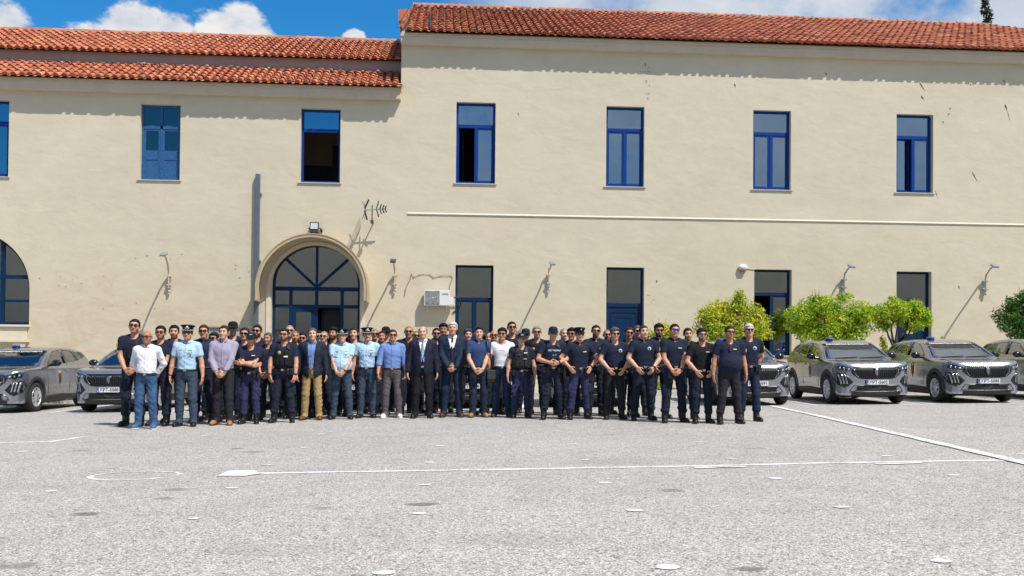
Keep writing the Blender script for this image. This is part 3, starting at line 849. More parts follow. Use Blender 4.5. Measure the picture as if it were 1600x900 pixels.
for j in range(18):
    s = j*.365; t0 = s; y = 31.42+s*.907; z = 11.36+s*.421
    mb.add([(XJ-.05+.011*j+.11*math.cos(math.pi*k/6), yy, zz+.05+.10*math.sin(math.pi*k/6)) for (yy, zz) in ((y, z+.02), (y+.40, z+.165)) for k in range(7)], [(k, k+1, 8+k, 7+k) for k in range(6)], True)
mb.build('verge_tiles', TILE, rw)
mb = MB(); mb.box(-1.66, -.9, 38.3, 40.5, 13.2, 13.96); chm = mb.build('chimney', TRIM, rw)
mb = MB(); mb.obox((-1.36, 39.3, 14.16), .46, 1.25, .23, Matrix.Rotation(R(-4), 3, 'Y')); mb.build('chimney_cap', mat('orange_render', (.50, .16, .075), .85, var=.1), chm)
mb = MB(); mb.tube([(.06-.55, 32.0, 11.62), (.06-.55, 32.05, 12.15)], .045, 10); mb.build('vent_pipe', mat('dark_grey_pipe', (.03, .035, .045), .5), rw)
# drips, rust streaks and chips on the right wall, each with its own outline
RUST = mat('rust_streak', (.16, .07, .035), .95, var=.3, vscale=30)
CHIP = mat('chipped_plaster', (.30, .25, .19), .95, var=.3, vscale=30)
mb = MB(); mc = MB()
for u0, v0, u1, v1, w in [(1436,128,1446,143,.030),(1439,149,1444,157,.035),(1570,163,1574,173,.045),(1574,173,1578,190,.014),(1518,267,1528,285,.025),(1461,297,1466,312,.014),(1148,130,1149,138,.03),(1484,168,1485,172,.03),(1473,189,1474,193,.03),(1516,131,1518,134,.03),(1290,113,1292,118,.025),(1027,437,1025,443,.03),(1498,546-100,1499,452,.03),(809,175,811,182,.02),(1568,125,1570,130,.03),(1480,180,1485,176,.02)]:
    a_, b_ = at_y(u0, v0, WALL_Y), at_y(u1, v1, WALL_Y); d = (b_-a_); n_ = Vector((d.z, 0, -d.x)).normalized()
    pts = [a_, a_+d*.3+n_*w, b_, a_+d*.35-n_*w*.7]
    mb.add([(p.x, WALL_Y-.004, p.z) for p in pts], [(0, 1, 2, 3)])
rng = random.Random(8)
for u0, v0, du, dv, n in [(1008, 108, 9, 10, 10), (1012, 130, 3, 25, 12), (1455, 178, 10, 5, 6), (240, 400, 45, 6, 9), (120, 440, 60, 10, 10), (380, 425, 12, 10, 5), (1015, 470, 6, 10, 4), (200, 545-60, 60, 20, 7)]:
    for i in range(n):
        p = at_y(u0+rng.uniform(-du, du), v0+rng.uniform(-dv, dv), WALL_Y); r = rng.uniform(.012, .04); k = rng.randint(4, 6); ph = rng.random()*6
        mc.add([(p.x+r*rng.uniform(.5, 1.3)*math.cos(2*math.pi*q/k+ph), WALL_Y-.004, p.z+r*rng.uniform(.3, 1)*math.sin(2*math.pi*q/k+ph)) for q in range(k)], [tuple(range(k))])
mb.build('rust_stain', RUST, rw); mc.build('chip_stain', CHIP, rw)

# ------------------------------------------------------------------ the block across the yard, seen in the window glass
ob = empty('building', (0, -14, 0)); tag(ob, 'cream block across the yard, visible only mirrored in the window panes', 'building')
mb = MB(); mb.box(-95, 95, -9, 0, -1, 11.2); mb.build('wall', PLASTER, ob)
mb = MB(); mb.add([(-96, .5, 11.2), (96, .5, 11.2), (96, -5, 13.9), (-96, -5, 13.9)], [(0, 1, 2, 3)]); mb.add([(-96, -10, 11.2), (96, -10, 11.2), (96, -5, 13.9), (-96, -5, 13.9)], [(0, 1, 2, 3)]); mb.build('roof', mat('far_roof', (.36, .10, .055), .9, var=.2, vscale=3), ob)
# ================================================================== things fixed to the walls
PIPE = mat('cream_painted_pipe', (.50, .44, .34), .6, var=.15, vscale=20)
GALV = mat('galvanised_steel', (.33, .36, .39), .45, .5, var=.15, vscale=12)
DGREY = mat('dark_grey_plastic', (.05, .053, .058), .5)
BLACKP = mat('black_plastic', (.012, .012, .013), .45)
LEDG = mat('led_lens', (.45, .47, .50), .25)
RED = mat('red_plastic', (.38, .06, .03), .4)
# wall lamps on pipe arms
LAMPS = [((265, 432), (257, 399), 30.75, 'cream pipe wall lamp beside the left part of the arched entrance wall'),
         ((617, 431), (614.5, 409), 30.85, 'pipe wall lamp with square head between the arched entrance and the air conditioner'),
         ((857, 430), (862.5, 413), 30.85, 'small pipe wall lamp between the glazed door and the panelled blue door'),
         ((1317, 437), (1328, 417), 30.75, 'grey pipe wall lamp above the wide orange tree'),
         ((1537, 440), (1551, 417), 30.75, 'grey pipe wall lamp near the right end of the building')]
for i, (pw, ph, yh, lab) in enumerate(LAMPS):
    w = at_y(*pw, WALL_Y); h = at_y(*ph, yh)
    g = i > 2
    t = empty('wall_lamp', (w.x, WALL_Y, w.z)); tag(t, lab, 'lamp', 'wall lamps on bent pipe arms')
    hx, hy, hz_ = h.x-w.x, h.y-WALL_Y, h.z-w.z
    pm = GALV if g else PIPE
    mb = MB()
    q = [(0, -.11, -.38), (0, -.11, .05), (0, -.12, .12), (hx*.08, -.22, .22), (hx*.25, -.40, hz_*.62), (hx*.62, hy*.66, hz_*.90), (hx, hy, hz_)]
    mb.tube(q, .030, 8); mb.build('arm', pm, t)
    for z in (-.28, .0):
        mb = MB(); mb.box(-.06, .06, -.145, -.003, z-.022, z+.022); mb.box(.06, .10, -.10, -.07, z-.03, z+.03); mb.build('clamp', pm, t)
    mb = MB(); mb.lathe([(.001, -.06), (.035, -.05), (.045, 0), (.035, .03), (.001, .035)], 10, None, (.02, -.09, -.48 if not g else -.42)); mb.build('cable_box', PIPE, t)
    M = Matrix.Rotation(R(18), 3, 'X') @ Matrix.Rotation(math.atan2(hx, -hy)*.6, 3, 'Z')
    mb = MB(); mb.obox((hx, hy-.12, hz_+.02), .09, .17, .030, M); hd = mb.build('lamp_head', GALV if i != 1 else DGREY, t, bevel=.01)
    mb = MB(); mb.obox((hx, hy-.13, hz_-.012), .07, .12, .006, M); mb.build('lens', LEDG, hd)
# floodlight over the arch
p = at_y(491, 356, WALL_Y-.28)
t = empty('floodlight', (p.x, WALL_Y, p.z)); tag(t, 'small black floodlight fixed above the crown of the entrance arch', 'floodlight')
M = Matrix.Rotation(R(-20), 3, 'X')
mb = MB(); mb.obox((0, -.26, .0), .145, .05, .19, M); mb.build('housing', BLACKP, t, bevel=.012)
mb = MB(); mb.obox((0, -.318, .055), .115, .004, .105, M); mb.build('lens', LEDG, t)
mb = MB(); mb.box(-.19, -.165, -.30, -.003, -.03, .01); mb.box(.165, .19, -.30, -.003, -.03, .01); mb.box(.19, .24, -.09, -.02, -.12, -.02); mb.build('bracket', BLACKP, t)
# television aerial
p = at_y(583, 347, WALL_Y)
t = empty('aerial', (p.x, WALL_Y, p.z)); tag(t, 'television aerial with dark rods on a wall bracket right of the arch', 'aerial')
ALU = mat('dull_aluminium', (.40, .40, .41), .4, .8)
mb = MB(); mb.tube([(0, -.003, -.05), (0, -.50, -.02)], .022); mb.tube([(0, -.50, -.12), (0, -.50, .48)], .02); mb.obox((0, -.5, -.05), .05, .05, .05); mb.build('bracket', DGREY, t)
mb = MB(); mb.tube([(-.24, -.52, .32), (.46, -.52, .38)], .018); mb.build('boom', ALU, t)
mb = MB()
for k in range(8):
    z = .10+k*.062; mb.tube([(-.20+abs(z-.32)*-.25, -.82, z), (-.20+abs(z-.32)*-.25, -.22, z)], .008, 6)
for s in (-1, 1): mb.tube([(-.20, -.52, .32), (-.32, -.52, .32+s*.30)], .012, 6)
mb.build('reflector', ALU, t)
for s in (-1, 1):
    mb = MB(); mb.bar((-.235, -.64, .32+s*.03), (-.15 if s < 0 else -.10, -.64, .32+s*.33), .05, .03, (0, 1, 0)); mb.build('rod', BLACKP, t)
for x, ln in ((.16, .25), (.27, .15), (.36, .12), (.44, .10)):
    mb = MB(); mb.tube([(x+ln*.22, -.60, .365+ln), (x-.02, -.52, .365), (x+ln*.22, -.46, .365-ln)], .020, 6); mb.build('rod', BLACKP, t)
# air conditioner
a = at_y(663, 453, WALL_Y-.36); b = at_y(703, 477.5, WALL_Y-.36)
t = empty('air_conditioner', (a.x, WALL_Y, b.z)); tag(t, 'white air conditioner unit hung on the wall left of the glazed door', 'air conditioner')
W, H = b.x-a.x, a.z-b.z
ACW = mat('white_enamel', (.70, .71, .70), .45, var=.05, vscale=8)
mb = MB(); mb.box(0, W, -.36, -.08, 0, H); mb.build('case', ACW, t, bevel=.012)
mb = MB(); mb.box(.03, .03+H*.93, -.364, -.361, H*.04, H*.95); gr = mb.build('fan_panel', mat('fan_shadow_grey', (.16, .17, .17), .6), t)
mb = MB(); c0 = (.03+H*.465, -.372, H*.5)
for r in (.06, .115, .17, .22):
    mb.tube([(c0[0]+r*math.cos(q), c0[1], c0[2]+r*math.sin(q)) for q in [2*math.pi*i/24 for i in range(25)]], .006, 5, False)
for k in range(0, 8, 2): mb.tube([(c0[0]+.04*math.cos(k*.785), c0[1], c0[2]+.04*math.sin(k*.785)), (c0[0]+.225*math.cos(k*.785+.4), c0[1], c0[2]+.225*math.sin(k*.785+.4))], .004, 5)
mb.build('fan_guard', ACW, gr)
mb = MB(); mb.lathe([(.001, .012), (.02, .01), (.026, 0)], 10, Matrix.Rotation(R(90), 3, 'X'), (c0[0], -.37, c0[2])); mb.build('fan_hub', ACW, gr)
mb = MB(); mb.box(H*.98+.08, W-.05, -.364, -.361, H*.70, H*.735); mb.box(H*.98+.10, W-.07, -.364, -.361, H*.76, H*.785); mb.build('maker_mark', mat('teal_ink', (.02, .22, .28), .5), t)
mb = MB(); mb.box(W+.002, W+.12, -.30, -.12, .02, .27); mb.build('valve_cover', ACW, t, bevel=.015)
for x in (.1, W-.12):
    mb = MB(); mb.box(x, x+.03, -.34, -.003, -.03, -.004); mb.box(x, x+.03, -.03, -.003, -.2, -.03); mb.build('bracket', ACW, t)
mb = MB(); mb.tube([(W+.08, -.2, .24), (W+.22, -.18, .30), (W+.34, -.14, .22), (W+.36, -.05, .05), (W+.30, -.03, -.10), (W+.1, -.03, -.22)], .022, 8); mb.build('hose', BLACKP, t)
# surface cable with a loose end
p0 = at_y(642, 428, WALL_Y)
pts = [(632, 463), (634, 450), (641, 436), (643, 427), (646, 434), (655, 429), (672, 429), (677, 434), (688, 431), (706, 431), (707, 434), (703, 446), (702, 452)]
mb = MB(); mb.tube([at_y(u, v, WALL_Y-.02) for u, v in pts], .011, 6); tag(mb.build('cable', mat('brown_cable', (.20, .15, .10), .7)), 'thin brown cable sagging along the wall above the air conditioner', 'cable')
# alarm siren
p = at_y(1160, 419, WALL_Y)
t = empty('alarm_siren', (p.x, WALL_Y, p.z)); tag(t, 'white dome alarm siren with red base beside the half open glazed door', 'alarm')
mb = MB(); mb.sphere((0, -.06, .02), .17, 14, 8, (1, .62, .62)); mb.build('cover', ACW, t)
mb = MB(); mb.box(-.10, .10, -.13, -.003, -.115, -.055); mb.build('red_base', RED, t, bevel=.01)
mb = MB(); mb.tube([(.15, -.015, -.02), (.45, -.015, -.04)], .012, 6); mb.build('conduit', PIPE, t)
# steel duct up the wall
a = at_y(403.3, 272, WALL_Y-.1); b = at_y(399.3, 512, WALL_Y-.1)
t = empty('cable_duct', ((a.x+b.x)/2, WALL_Y, -.6)); tag(t, 'tall grey steel duct running up the wall left of the arch', 'duct')
mb = MB(); mb.box(-.068, .072, -.16, -.02, 0, a.z+.6); mb.build('channel', mat('grey_blue_steel', (.12, .15, .18), .5, .3, var=.12, vscale=5), t, bevel=.008)
for z in (2.3, 4.4, 6.6):
    mb = MB(); mb.box(.087, .13, -.10, -.003, z-.03, z+.03); mb.build('clip', GALV, t)
# curved canopy round the arch
cx = -4.16; zc = 2.86
t = empty('canopy', (cx, WALL_Y, 2.5)); tag(t, 'yellowed translucent canopy curving over the arched entrance door', 'canopy')
mc_ = bpy.data.materials.new('yellowed_polycarbonate'); mc_.use_nodes = True
T = NT(mc_.node_tree); bs = mc_.node_tree.nodes['Principled BSDF']; bs.inputs['Roughness'].default_value = .45
tc = T.n('ShaderNodeTexCoord'); T.l(T.mix(T.noise(tc.outputs['Object'], 3.5, 5, .6), (.50, .39, .22), (.66, .56, .38)), bs.inputs['Base Color'])
trl = T.n('ShaderNodeBsdfTranslucent'); trl.inputs[0].default_value = (.6, .48, .28, 1); mxs = T.n('ShaderNodeMixShader'); mxs.inputs[0].default_value = .22
T.l(bs.outputs[0], mxs.inputs[1]); T.l(trl.outputs[0], mxs.inputs[2]); T.l(mxs.outputs[0], m_out := mc_.node_tree.nodes['Material Output'].inputs[0])
def arc_strip(r0, r1, y0, y1, leg):
    V = []; pts = [(r0, -leg)]; mb = MB(); n = 30
    path = [(-1, -leg)]+[(-math.cos(math.pi*i/n), math.sin(math.pi*i/n)) for i in range(n+1)]+[(1, -leg)]
    for i, (c, s) in enumerate(path):
        for rr in (r0, r1):
            for y in (y0, y1):
                V.append((c*rr if i not in (0, n+2) else math.copysign(rr, c), y, (zc-2.5)+(s*rr if i not in (0, n+2) else s)))
    F = []
    for i in range(len(path)-1):
        o = 4*i; F += [(o, o+4, o+6, o+2), (o+1, o+3, o+7, o+5), (o, o+1, o+5, o+4), (o+2, o+6, o+7, o+3)]
    F += [(0, 2, 3, 1)]; e = 4*(len(path)-1); F += [(e, e+1, e+3, e+2)]
    mb.add(V, F); return mb
arc_strip(1.78, 1.755, -.92, -.004, .40).build('canopy_sheet', mc_, t)
arc_strip(1.752, 1.66, -.90, -.87, .36).build('front_rib', mc_, t)
arc_strip(1.752, 1.728, -.48, -.45, .02).build('steel_rib', DGREY, t)
# surround of the arch and panel of the door reveal
cxm = cx; am = arc_strip(1.60, 1.47, -.035, -.003, 3.2).build('arch_moulding', CREAM, t); am.location = (-4.1375-cx, 0, 0)
# the grey cupboard behind the group
p = at_y(327, 510.5, 29.6); q = at_y(393, 511.5, 29.6)
t = empty('utility_cabinet', ((p.x+q.x)/2, 29.6, gz(p.x, 29.6)+.115)); tag(t, 'light grey metal utility cabinet standing behind the group left of the arch', 'cabinet')
w = (q.x-p.x)/2; hh = p.z-gz(p.x, 29.6)-.115
CABM = mat('light_grey_steel', (.42, .43, .43), .5, .2, var=.06, vscale=4)
mb = MB(); mb.box(-w, w, -.22, .28, 0, hh-.05); mb.build('body', CABM, t, bevel=.01)
mb = MB(); mb.box(-w-.04, w+.04, -.28, .32, hh-.047, hh); mb.build('cap', mat('mid_grey_steel', (.18, .19, .20), .5, .2), t)
for s in (-1, 1):
    mb = MB(); mb.box(min(s*.02, s*(w-.05)), max(s*.02, s*(w-.05)), -.24, -.223, .12, hh-.14); d = mb.build('cabinet_door', CABM, t)
    mb = MB(); mb.box(s*.06-.015, s*.06+.015, -.26, -.242, hh*.5, hh*.5+.12); mb.build('handle', BLACKP, d)
mb = MB(); mb.box(.40, .56, -.246, -.242, hh-.42, hh-.30); mb.build('meter_window', BLACKP, t)

# ================================================================== trees and plants on the verge
def mat_leaf(name, stops, trans=.3):
    m = bpy.data.materials.new(name); m.use_nodes = True
    T = NT(m.node_tree); b = m.node_tree.nodes['Principled BSDF']
    g = T.n('ShaderNodeNewGeometry'); tc = T.n('ShaderNodeTexCoord')
    f = T.math('ADD', T.math('MULTIPLY', g.outputs['Random Per Island'], .55), T.math('MULTIPLY', T.noise(tc.outputs['Object'], 2.6, 3, .6), .62))
    f = T.math('SUBTRACT', f, .08)
    c = T.ramp(f, stops); T.l(c, b.inputs['Base Color']); b.inputs['Roughness'].default_value = .42; b.inputs['Specular IOR Level'].default_value = .45
    tl = T.n('ShaderNodeBsdfTranslucent'); T.l(T.mix(1.0, c, (1.25, 1.2, .55), 'MULTIPLY'), tl.inputs[0])
    mx = T.n('ShaderNodeMixShader'); mx.inputs[0].default_value = trans
    T.l(b.outputs[0], mx.inputs[1]); T.l(tl.outputs[0], mx.inputs[2]); T.l(mx.outputs[0], m.node_tree.nodes['Material Output'].inputs[0])
    return m
LEAF_Y = mat_leaf('yellow_green_leaves', [(.15, (.07, .18, .010)), (.34, (.20, .36, .016)), (.55, (.50, .54, .030)), (.78, (.80, .66, .08))], .42)
LEAF_M = mat_leaf('fresh_orange_leaves', [(.15, (.05, .15, .010)), (.36, (.17, .36, .016)), (.56, (.40, .55, .025)), (.82, (.76, .68, .06))], .42)
LEAF_D = mat_leaf('dark_glossy_leaves', [(.15, (.020, .080, .010)), (.5, (.060, .165, .016)), (.78, (.12, .25, .025)), (.95, (.20, .32, .035))], .28)
LEAF_C = mat_leaf('cypress_green', [(.2, (.010, .022, .008)), (.6, (.022, .045, .014)), (.95, (.045, .07, .022))], .1)
BARK = mat('grey_brown_bark', (.10, .075, .055), .95, var=.3, vscale=12, bump=.02, bscale=30)
LIME = mat('whitewash', (.72, .71, .68), .9, var=.12, vscale=14)
def leaves(name, blobs, n, size, m, parent, seed=0, shell=.62, up=.35):
    """leaf-sized folded faces through the volume of overlapping clumps"""
    rng = np.random.default_rng(seed)
    vol = np.array([b[3]*b[4]*b[5] for b in blobs])**.75; vol /= vol.sum()
    B = np.array(blobs)[rng.choice(len(blobs), n, p=vol)]
    d = rng.normal(size=(n, 3)); d /= np.linalg.norm(d, axis=1)[:, None]
    r = rng.uniform(0, 1, n)**(1-shell)
    r *= 1+rng.normal(0, .09, n)
    C = B[:, :3]+d*r[:, None]*B[:, 3:6]
    nrm = d*.8+rng.normal(0, .65, (n, 3))+np.array([0, -.15, up]); nrm /= np.linalg.norm(nrm, axis=1)[:, None]
    a = np.cross(nrm, rng.normal(size=(n, 3))); a /= np.linalg.norm(a, axis=1)[:, None]
    b = np.cross(nrm, a); s = size*rng.uniform(.65, 1.3, n)[:, None]
    fold = nrm*s*.18
    V = np.stack([C-a*s, C+b*s*.42-fold*.0+fold, C+a*s, C-b*s*.42+fold], 1).reshape(-1, 3)
    i = np.arange(n)*4
    F = np.concatenate([np.stack([i, i+1, i+2], 1), np.stack([i, i+2, i+3], 1)])
    me = np_mesh(name, V, F, False)
    return link(name, me, m, parent)
def tree(name, label, cat, base, trunk_h, blobs, n, size, m, seed, lime=.9, limbs=6, group=None, r0=.085):
    t = empty(name, base); tag(t, label, cat, group)
    rng = random.Random(seed); mb = MB()
    top = Vector((rng.uniform(-.06, .06), rng.uniform(-.05, .05), trunk_h))
    mb.tube([(0, 0, -.05), (.02, 0, trunk_h*.35), (rng.uniform(-.05, .05), .02, trunk_h*.7), top], [r0*1.25, r0, r0*.9, r0*.8], 10)
    for k in range(limbs):
        b = blobs[rng.randrange(len(blobs))]; e = Vector(b[:3])+Vector((rng.uniform(-.6, .6)*b[3], rng.uniform(-.6, .6)*b[4], rng.uniform(-.2, .6)*b[5]))
        s = Vector(top)*rng.uniform(.82, 1); mid = s.lerp(e, .5)+Vector((rng.uniform(-.1, .1), rng.uniform(-.1, .1), -.06))
        mb.tube([s, mid, e], [r0*.6, r0*.35, r0*.1], 7)
        for q in range(3):
            e2 = e+Vector((rng.uniform(-.35, .35), rng.uniform(-.3, .3), rng.uniform(-.05, .35))); mb.tube([mid.lerp(e, rng.uniform(.2, .8)), e2], [r0*.22, r0*.05], 5)
    tr = mb.build('trunk', BARK, t)
    if lime:
        mb = MB(); mb.tube([(0, 0, 0), (.012, 0, lime*.5), (.02, 0, lime)], [r0*1.30, r0*1.13, r0*1.06], 12); mb.build('whitewash_band', LIME, tr)
    leaves('crown', blobs, n, size, m, t, seed)
    return t
TY = 28.6
def crown(u0, u1, v0, v1, bumps, seed, ydep=.85):
    """clumps filling a given outline, relative to the trunk foot"""
    rng = random.Random(seed); out = []
    for (fu, fv, fr) in bumps:
        p = at_y(u0+(u1-u0)*fu, v0+(v1-v0)*fv, TY); r = fr*(u1-u0)*TY/F_PX
        for k in range(2):
            out.append((p.x+rng.uniform(-.12, .12), rng.uniform(-.35, .35)*ydep, p.z+rng.uniform(-.06, .06), r, r*.9, r*.8))
    return out
def place(u, blobs):
    x = at_y(u, 560, TY).x; z = gz(x, TY)+.115
    return (x, TY, z), [(b[0]-x, b[1], b[2]-z, *b[3:]) for b in blobs]
def do_tree(name, label, u, box, bumps, n, size, m, seed, trunk=1.15, **k):
    base, bl = place(u, crown(*box, bumps, seed))
    return tree(name, label, 'tree', base, trunk, bl, n, size, m, seed, **k)
GT = 'small orange trees on the verge'
do_tree('orange_tree', 'yellow green orange tree with a pointed top behind the right end of the group', 1150, (1086, 1208, 448, 545),
        [(.22, .50, .20), (.16, .70, .17), (.42, .42, .22), (.55, .30, .14), (.57, .12, .075), (.56, .20, .10), (.68, .44, .20), (.80, .60, .19), (.88, .72, .13), (.50, .68, .26), (.32, .78, .22), (.70, .80, .20), (.14, .40, .07), (.10, .55, .08)], 9500, .053, LEAF_Y, 11, group=GT)
do_tree('orange_tree', 'wide green orange tree with some yellow leaves above the first fully visible car', 1285, (1227, 1372, 461, 535),
        [(.14, .42, .15), (.12, .68, .11), (.30, .28, .17), (.36, .60, .20), (.55, .24, .16), (.60, .55, .21), (.75, .35, .17), (.82, .62, .16), (.90, .42, .10), (.46, .80, .18), (.72, .82, .15), (.22, .80, .11), (.33, .10, .08), (.62, .08, .08)], 11500, .052, LEAF_M, 12, group=GT)
do_tree('orange_tree', 'thin orange tree with forking trunk in front of the blue door with a notice', 1400, (1356, 1454, 464, 532),
        [(.16, .36, .17), (.30, .62, .15), (.42, .28, .20), (.60, .50, .20), (.70, .26, .17), (.86, .42, .16), (.94, .60, .10), (.78, .66, .13), (.40, .05, .06)], 5600, .052, LEAF_M, 13, group=GT, trunk=1.25, limbs=8, lime=.95)
do_tree('orange_tree', 'dense dark green orange tree cut by the right picture edge', 1606, (1555, 1660, 453, 533),
        [(.18, .52, .17), (.30, .30, .20), (.14, .74, .12), (.45, .18, .20), (.50, .55, .30), (.75, .35, .28), (.80, .70, .24), (.40, .82, .22), (.62, .85, .2)], 9000, .056, LEAF_D, 14, group=GT)
do_tree('orange_tree', 'little yellow green orange tree showing between two heads in the group', 1031, (1010, 1052, 503, 540),
        [(.25, .45, .24), (.55, .32, .27), (.75, .55, .24), (.45, .70, .28), (.85, .35, .12)], 1300, .058, LEAF_Y, 15, group=GT, limbs=4, r0=.05, trunk=1.0, lime=.6)
def shrub(name, label, u, v0, v1, wpx, n, m, seed, Y=28.9):
    b = at_y(u, v1, Y); top = at_y(u, v0, Y); z0 = gz(b.x, Y)+.115; H = top.z-z0; w = wpx*Y/F_PX/2
    t = empty(name, (b.x, Y, z0)); tag(t, label, 'shrub')
    mb = MB(); mb.tube([(0, 0, -.02), (.02, 0, H*.5), (0, 0, H*.92)], [.03, .02, .008], 6); mb.build('stem', BARK, t)
    rng = random.Random(seed)
    bl = [(rng.uniform(-.4, .4)*w, rng.uniform(-.3, .3)*w, H*(.15+.8*i/9), w*(1.0-.07*i)*rng.uniform(.6, .9), w*.7, H*.09) for i in range(10)]
    leaves('foliage', bl, n, .05, m, t, seed)
shrub('shrub', 'slim yellowish shrub between the parked cars beside the thin tree', 1379, 527, 590, 26, 800, LEAF_Y, 21)
shrub('shrub', 'small bush tip poking up between two parked cars on the right', 1452, 546, 580, 16, 260, LEAF_Y, 22)
shrub('shrub', 'low flowering bush on the verge seen between legs of the group', 1034, 592, 610, 26, 260, LEAF_Y, 23, 27.8)
# grass along the foot of the left wall
GR = mat_leaf('verge_grass', [(.2, (.06, .11, .015)), (.5, (.13, .19, .03)), (.8, (.30, .28, .10))], .2)
rng = np.random.default_rng(5); n = 5200
X = rng.uniform(-17, -2.5, n); Yy = 27.1+np.abs(rng.normal(0, .35, n))
keep = (np.sin(X*2.1)+np.sin(X*5.3+1)+rng.normal(0, .6, n)) > .1; X, Yy = X[keep], Yy[keep]; n = len(X)
Z = GX*X+GY*Yy+np.where(Yy > 27.36, .11, .0); h = rng.uniform(.05, .17, n); dx = rng.normal(0, .06, n); w = .012
V = np.stack([np.stack([X-w, Yy, Z], 1), np.stack([X+w, Yy, Z], 1), np.stack([X+dx, Yy+rng.normal(0, .04, n), Z+h], 1)], 1).reshape(-1, 3)
o = link('grass', np_mesh('grass', V, np.arange(3*n).reshape(-1, 3), False), GR); o['kind'] = 'stuff'
# cypress beyond the roof
b = at_y(1541, 30, 70.0)
t = empty('cypress_tree', (b.x, 70.0, gz(b.x, 70))); tag(t, 'dark narrow cypress tree rising behind the roof ridge', 'tree')
topz = at_y(1541, -6, 70).z-t.location.z
mb = MB(); mb.tube([(0, 0, -.2), (0, 0, topz*.95)], [.3, .04], 8); mb.build('trunk', BARK, t)
bl = [(math.sin(i*2.3)*.12, math.cos(i*1.7)*.12, topz*(.1+.9*i/30), .58*(1-(i/30)**3)+.10, .5, .75) for i in range(31)]
leaves('crown', bl, 9000, .16, LEAF_C, t, 31, .7, .5)
# ================================================================== the parked cars
def poly_sdf(px, py, poly):
    px, py = np.broadcast_arrays(np.asarray(px, np.float32), np.asarray(py, np.float32))
    d = np.full(px.shape, 1e9, np.float32); s = np.ones(px.shape, np.float32); n = len(poly)
    for i in range(n):
        ax, ay = poly[i]; bx, by = poly[i-1]
        ex, ey = bx-ax, by-ay; wx, wy = px-ax, py-ay
        t = np.clip((wx*ex+wy*ey)/(ex*ex+ey*ey), 0, 1); qx, qy = wx-ex*t, wy-ey*t
        d = np.minimum(d, qx*qx+qy*qy)
        c1 = py >= ay; c2 = py < by; c3 = ex*wy > ey*wx
        s = np.where((c1 & c2 & c3) | (~c1 & ~c2 & ~c3), -s, s)
    return s*np.sqrt(d)
SIDE = [(-2.02, .21), (-2.10, .34), (-2.13, .50), (-2.135, .66), (-2.10, .82), (-2.04, .925), (-1.93, .965), (-1.60, .992), (-1.25, 1.012), (-1.04, 1.028),
        (-.62, 1.265), (-.24, 1.425), (0, 1.490), (.35, 1.520), (.75, 1.515), (1.15, 1.480), (1.48, 1.425), (1.60, 1.39), (1.80, 1.20), (1.93, 1.06), (2.06, 1.03), (2.13, .95), (2.15, .72), (2.17, .52), (2.12, .32), (2.04, .24), (1.6, .19), (-1.6, .19)]
FRONTP = [(-1, .15), (.74, .15), (.80, .20), (.845, .32), (.868, .45), (.878, .60), (.876, .78), (.866, .90), (.845, .985), (.800, 1.06), (.762, 1.15), (.70, 1.31), (.645, 1.42), (.585, 1.49), (.45, 1.53), (.2, 1.545), (-1, 1.55)]
PLAN = [(-1, -2.14), (.28, -2.135), (.50, -2.105), (.66, -2.045), (.76, -1.955), (.825, -1.83), (.86, -1.64), (.878, -1.3), (.885, -.9), (.885, .9), (.885, 1.35), (.868, 1.70), (.82, 1.95), (.72, 2.08), (.5, 2.15), (-1, 2.18)]
AX_F, AX_R, WR = -1.30, 1.305, .338
def car_outer(X, Y, Z):
    a = np.abs(X)
    d = smax(poly_sdf(Y, Z, SIDE), poly_sdf(a, Y, PLAN), .055)
    return smax(d, poly_sdf(a, Z, FRONTP), .035)
SIDE_WIN = [[(-.60, 1.10), (-.13, 1.375), (.34, 1.435), (.36, 1.115)], [(.45, 1.118), (.43, 1.438), (.98, 1.405), (1.14, 1.165)], [(1.22, 1.19), (1.09, 1.385), (1.22, 1.365), (1.47, 1.23)]]
WIND = [(-.755, 1.045), (.755, 1.045), (.60, 1.415), (-.60, 1.415)]
REARW = [(-.62, 1.12), (.62, 1.12), (.53, 1.36), (-.53, 1.36)]
def car_meshes():
    F = Field((-.95, -2.24, .08), (.95, 2.26, 1.62), .0165)
    x, y, z = F.grid(); a = np.abs(x)
    sd2 = poly_sdf(y, z, SIDE)
    fp = poly_sdf(a, z, FRONTP); pl = poly_sdf(a, y, PLAN)
    d = smax(smax(np.broadcast_to(sd2, F.d.shape), pl, .055), fp, .035)
    outer = d.copy()
    # crease along the flank, pressed front and door hollows
    d = d+.012*np.exp(-((z-.47)/.10)**2)*(np.abs(y) < .85)*(a > .7)*np.clip((.85-np.abs(y))*6, 0, 1)
    # wheel arches
    for ya in (AX_F, AX_R):
        cyl = np.maximum(np.sqrt((y-ya)**2+(z-WR)**2)-.395, .56-a); d = smax(d, -cyl, .012)
    # front hollows: grille, intake, lamp pockets are panels on the surface; the cabin is hollow
    cab = np.maximum(np.maximum(outer+.055, .58-z), np.maximum(-1.0-y, y-1.85))
    d = np.maximum(d, -cab)
    for w in SIDE_WIN:
        d = np.maximum(d, -np.maximum(poly_sdf(y, z, w), .40-a))
    d = np.maximum(d, -np.maximum(np.maximum(poly_sdf(x, z, WIND), y-.05), -1.3-y))
    d = np.maximum(d, -np.maximum(poly_sdf(x, z, REARW), 1.2-y))
    F.d = d.astype(np.float32)
    return F.mesh('body')
